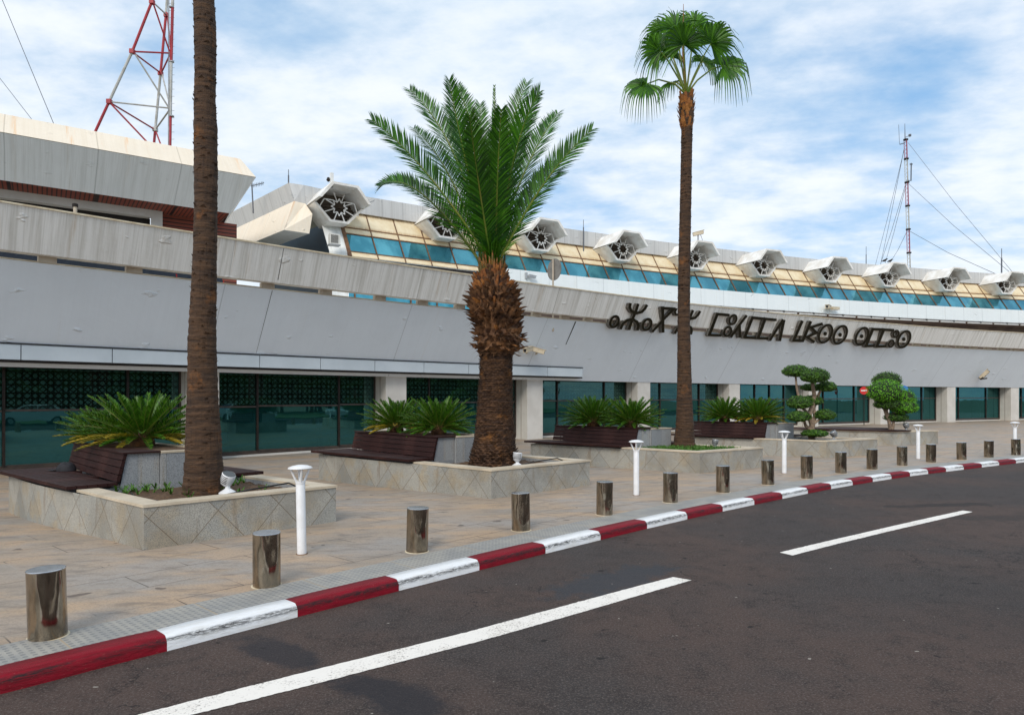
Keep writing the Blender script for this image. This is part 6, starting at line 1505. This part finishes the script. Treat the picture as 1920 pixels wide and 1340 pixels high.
# ================================================================= CARS (on the deck behind the slot, and across the road)
def make_car(loc, rz, paint, label, group):
    r = empty('parked_car', loc, rz, label, 'car', group)
    L, W_ = 4.2, .86
    side = [(-2.1, .35), (-2.08, .75), (-1.95, .92), (-1.25, .98), (-.65, 1.40), (-.2, 1.47), (.6, 1.46), (1.15, 1.32), (1.75, .98), (2.02, .92), (2.1, .6), (2.08, .32)]
    m = MB(); rows = []
    for yf, ins in ((-1, 0), (-.97, .0), (0, 0), (.97, 0), (1, 0)):
        rows.append([Vector((x * (1 if abs(yf) < 1 else .995), W_ * yf * (1 if z < .95 else 1 - .24 * (z - .95) / .5), z)) for x, z in side])
    m.grid(rows)
    for rw in (rows[0], rows[-1]): m.poly(rw)
    m.poly([rows[0][0], rows[-1][0], rows[-1][-1], rows[0][-1]])
    m.build('body', M[paint], r, smooth=False, bevel=.03)
    for nm, pts in (('windscreen', [(-1.22, 1.0), (-.66, 1.40)]), ('rear_window', [(1.70, 1.02), (1.18, 1.31)])):
        (x0, z0), (x1, z1) = pts; sgn = -1 if nm == 'windscreen' else 1
        w0, w1 = .74, .60; m = MB(); e = .012
        m.poly([(x0 + sgn * e, -w0, z0 + e), (x0 + sgn * e, w0, z0 + e), (x1 + sgn * e, w1, z1 + e), (x1 + sgn * e, -w1, z1 + e)]); m.build(nm, M['car_glass'], r)
    for s_ in (-1, 1):
        for x0, x1, x2, x3 in ((-1.05, -.60, .12, .12), (.2, .2, 1.05, 1.38)):
            m = MB(); yy = lambda z: s_ * (W_ * (1 - .24 * (z - .95) / .5) + .008); m.poly([(x0, yy(1.0), 1.0), (x1, yy(1.36), 1.36), (x2, yy(1.38), 1.38), (x3, yy(1.0), 1.0)]); m.build('side_window', M['car_glass'], r)
        for x in (-1.3, 1.32):
            m = MB(); m.tube([(x, s_ * .70, .32), (x, s_ * .89, .32)], .32, 24); wh = m.build('wheel', M['rubber'], r)
            m = MB(); m.tube([(x, s_ * .85, .32), (x, s_ * .90, .32)], .19, 20); m.build('rim', M['grey_metal'], wh)
        m = MB(); m.obox((-2.06, s_ * .62, .72), (1, 0, 0), (0, 1, 0), (0, 0, 1), .05, .17, .07); m.build('headlight', M['white'], r, bevel=.02)
        m = MB(); m.obox((2.05, s_ * .66, .78), (1, 0, 0), (0, 1, 0), (0, 0, 1), .05, .14, .07); m.build('tail_light', M['sign_red'], r, bevel=.02)
    return r
c1 = make_car((0, 0, 0), 0, 'car_dark', 'dark blue car seen through the wall slot', 'cars parked on the elevated road')
def put_car(src, s_, o, z, arc, lb, rev=False, grp=None, first=False, paint=None):
    c = src if first else copy_tree(src); p = arc.pt(s_, o, z); d = arc.d(s_); c.location = p; c.rotation_euler = (0, 0, math.atan2(d.y, d.x) + (math.pi if rev else 0)); tag(c, lb, 'car', grp)
    if paint:
        for ch in c.children:
            if ch.name.startswith('body'): ch.data = ch.data.copy(); ch.data.materials.clear(); ch.data.materials.append(M[paint])
    return c
G1 = 'cars parked on the elevated road'
put_car(c1, A.s_at(178, .1), .1, 4.80, A, 'middle dark blue car seen through the wall slot left of the thick trunk', grp=G1, first=True)
put_car(c1, A.s_at(-8, .1), .1, 4.80, A, 'dark car with shiny windscreen behind the wall slot at the left edge', grp=G1, rev=True)
put_car(c1, A.s_at(318, -.1) - .6, -.2, 4.80, A, 'dark car behind the wall slot, immediately left of the thick trunk', grp=G1)

G2 = 'cars parked across the road'
for i, (j, pt_) in enumerate(((30, 'car_white'), (36, 'car_silver'), (43, 'car_white'), (50, 'car_dark'), (58, 'car_white'), (68, 'car_silver'))):
    c = copy_tree(c1); q = KJ[j] - KN[j] * 13.0; dd = KJ[j + 1] - KJ[j]; c.location = (q.x, q.y, ROADZ); c.rotation_euler = (0, 0, math.atan2(dd.y, dd.x))
    tag(c, ('white car parked across the road behind the camera', 'silver car parked across the road behind the camera', 'white car parked across the road behind the camera', 'dark car parked across the road behind the camera', 'white car parked across the road behind the camera', 'silver car parked across the road behind the camera')[i], 'car', G2)
    for ch in c.children:
        if ch.name.startswith('body'): ch.data = ch.data.copy(); ch.data.materials.clear(); ch.data.materials.append(M[pt_])

# ================================================================= PERSON inside the hall
def build_person():
    q = A.pt(A.s_at(607, -2.0), -2.0); g = gz(*A.pt(A.s_at(607, -.9), -.9)[:2]); base = Vector((q.x, q.y, g + .02)); r = empty('person', base, R(200), 'person in long dark robe and headscarf with shoulder bag behind the green glass', 'person')
    def loft(secs, n=20):
        m = MB(); rings = [[m.vert((cx + math.cos(2 * math.pi * k / n) * rx, cy + math.sin(2 * math.pi * k / n) * ry, z)) for k in range(n)] for z, rx, ry, cx, cy in secs]
        for a, b_ in zip(rings, rings[1:]):
            for k in range(n): m.face([a[k], a[(k + 1) % n], b_[(k + 1) % n], b_[k]])
        m.face(rings[0][::-1]); m.face(rings[-1]); return m
    # continuous body: feet to crown via skin-modifier figure
    me = bpy.data.meshes.new('body'); V = [(0, 0, .92), (0, 0, 1.12), (0, 0, 1.33), (0, -.01, 1.44), (0, -.02, 1.53), (0, -.02, 1.62), (.19, 0, 1.34), (.24, .03, 1.08), (.22, -.08, .86), (.21, -.11, .78), (-.19, 0, 1.34), (-.25, .03, 1.08), (-.20, -.14, .98), (-.16, -.2, .96), (.09, 0, .88), (.10, -.01, .48), (.10, .02, .09), (.11, -.12, .04), (-.09, 0, .88), (-.10, -.01, .48), (-.10, .02, .09), (-.11, -.12, .04)]
    E_ = [(0, 1), (1, 2), (2, 3), (3, 4), (4, 5), (2, 6), (6, 7), (7, 8), (8, 9), (2, 10), (10, 11), (11, 12), (12, 13), (0, 14), (14, 15), (15, 16), (16, 17), (0, 18), (18, 19), (19, 20), (20, 21)]
    me.from_pydata(V, E_, []); ob = bpy.data.objects.new('body', me); COL.objects.link(ob); ob.parent = r; me.materials.append(M['skin'])
    md = ob.modifiers.new('skin', 'SKIN'); rad = [.14, .12, .14, .055, .08, .085, .055, .042, .032, .03, .055, .042, .032, .03, .09, .06, .04, .035, .09, .06, .04, .035]
    for i, x in enumerate(rad): me.skin_vertices[0].data[i].radius = (x, x)
    me.skin_vertices[0].data[0].use_root = True; ob.modifiers.new('sub', 'SUBSURF').levels = 2
    loft([(.10, .27, .23, 0, 0), (.5, .23, .20, 0, 0), (.9, .21, .17, 0, 0), (1.1, .19, .15, 0, 0), (1.32, .21, .14, 0, 0), (1.40, .17, .12, 0, 0), (1.47, .08, .08, 0, 0)]).build('robe', M['cloth_black'], r, smooth=True)
    for s_ in (-1, 1):
        m = MB(); m.tube([(s_ * .17, 0, 1.36), (s_ * .25, .03, 1.08), (s_ * .21, -.08, .86)], [.075, .07, .075], 12); m.build('sleeve', M['cloth_black'], r, smooth=True)
    loft([(1.36, .17, .14, 0, .01), (1.46, .12, .12, 0, .01), (1.56, .105, .115, 0, .02), (1.66, .095, .105, 0, .02), (1.73, .05, .06, 0, .02)]).build('headscarf', M['cloth_black'], r, smooth=True)
    m = MB(); m.obox((-.30, -.05, .95), (1, 0, 0), (0, 1, 0), (0, 0, 1), .07, .15, .13); b_ = m.build('shoulder_bag', M['dark'], r, bevel=.03)
    m = MB(); m.tube([(-.29, -.12, 1.06), (-.16, 0, 1.42), (-.29, .05, 1.06)], .012, 5); m.build('strap', M['dark'], b_)
build_person()

# ================================================================= OTHER SIDE OF THE ROAD (seen only as reflections)
def build_opposite():
    rnd = random.Random(21)
    m, tr = MB(), MB()
    for i in range(70):
        t = i / 69; j = int(6 + t * (len(KJ) - 12)); n = KN[j]; b_ = KJ[j] - n * rnd.uniform(30, 48) + Vector((0, 0, 0)); hgt = rnd.uniform(5, 8.5); w = rnd.uniform(2.6, 4.2)
        tr.tube([b_, b_ + Vector((0, 0, hgt * .6))], [.25, .12], 7)
        for _ in range(420):
            a = Vector((rnd.gauss(0, 1), rnd.gauss(0, 1), rnd.gauss(0, 1))).normalized(); rr = rnd.uniform(.55, 1.05); p = b_ + Vector((a.x * w * rr, a.y * w * rr, hgt * .58 + a.z * hgt * .42 * rr)); d1 = Vector((rnd.gauss(0, 1), rnd.gauss(0, 1), rnd.gauss(0, 1))).normalized(); d2 = d1.cross(a).normalized() if d1.cross(a).length > .1 else Vector((1, 0, 0)); s_ = .42
            m.poly([p - d1 * s_, p + d2 * s_, p + d1 * s_, p - d2 * s_])
    i0 = len(m.v)
    tag(m.build('tree_belt', M['tree_leaf']), 'belt of trees across the road, seen only in reflections', kind='stuff')
    tag(tr.build('tree_belt_trunks', M['boot']), 'trunks of the tree belt across the road', kind='stuff')
build_opposite()
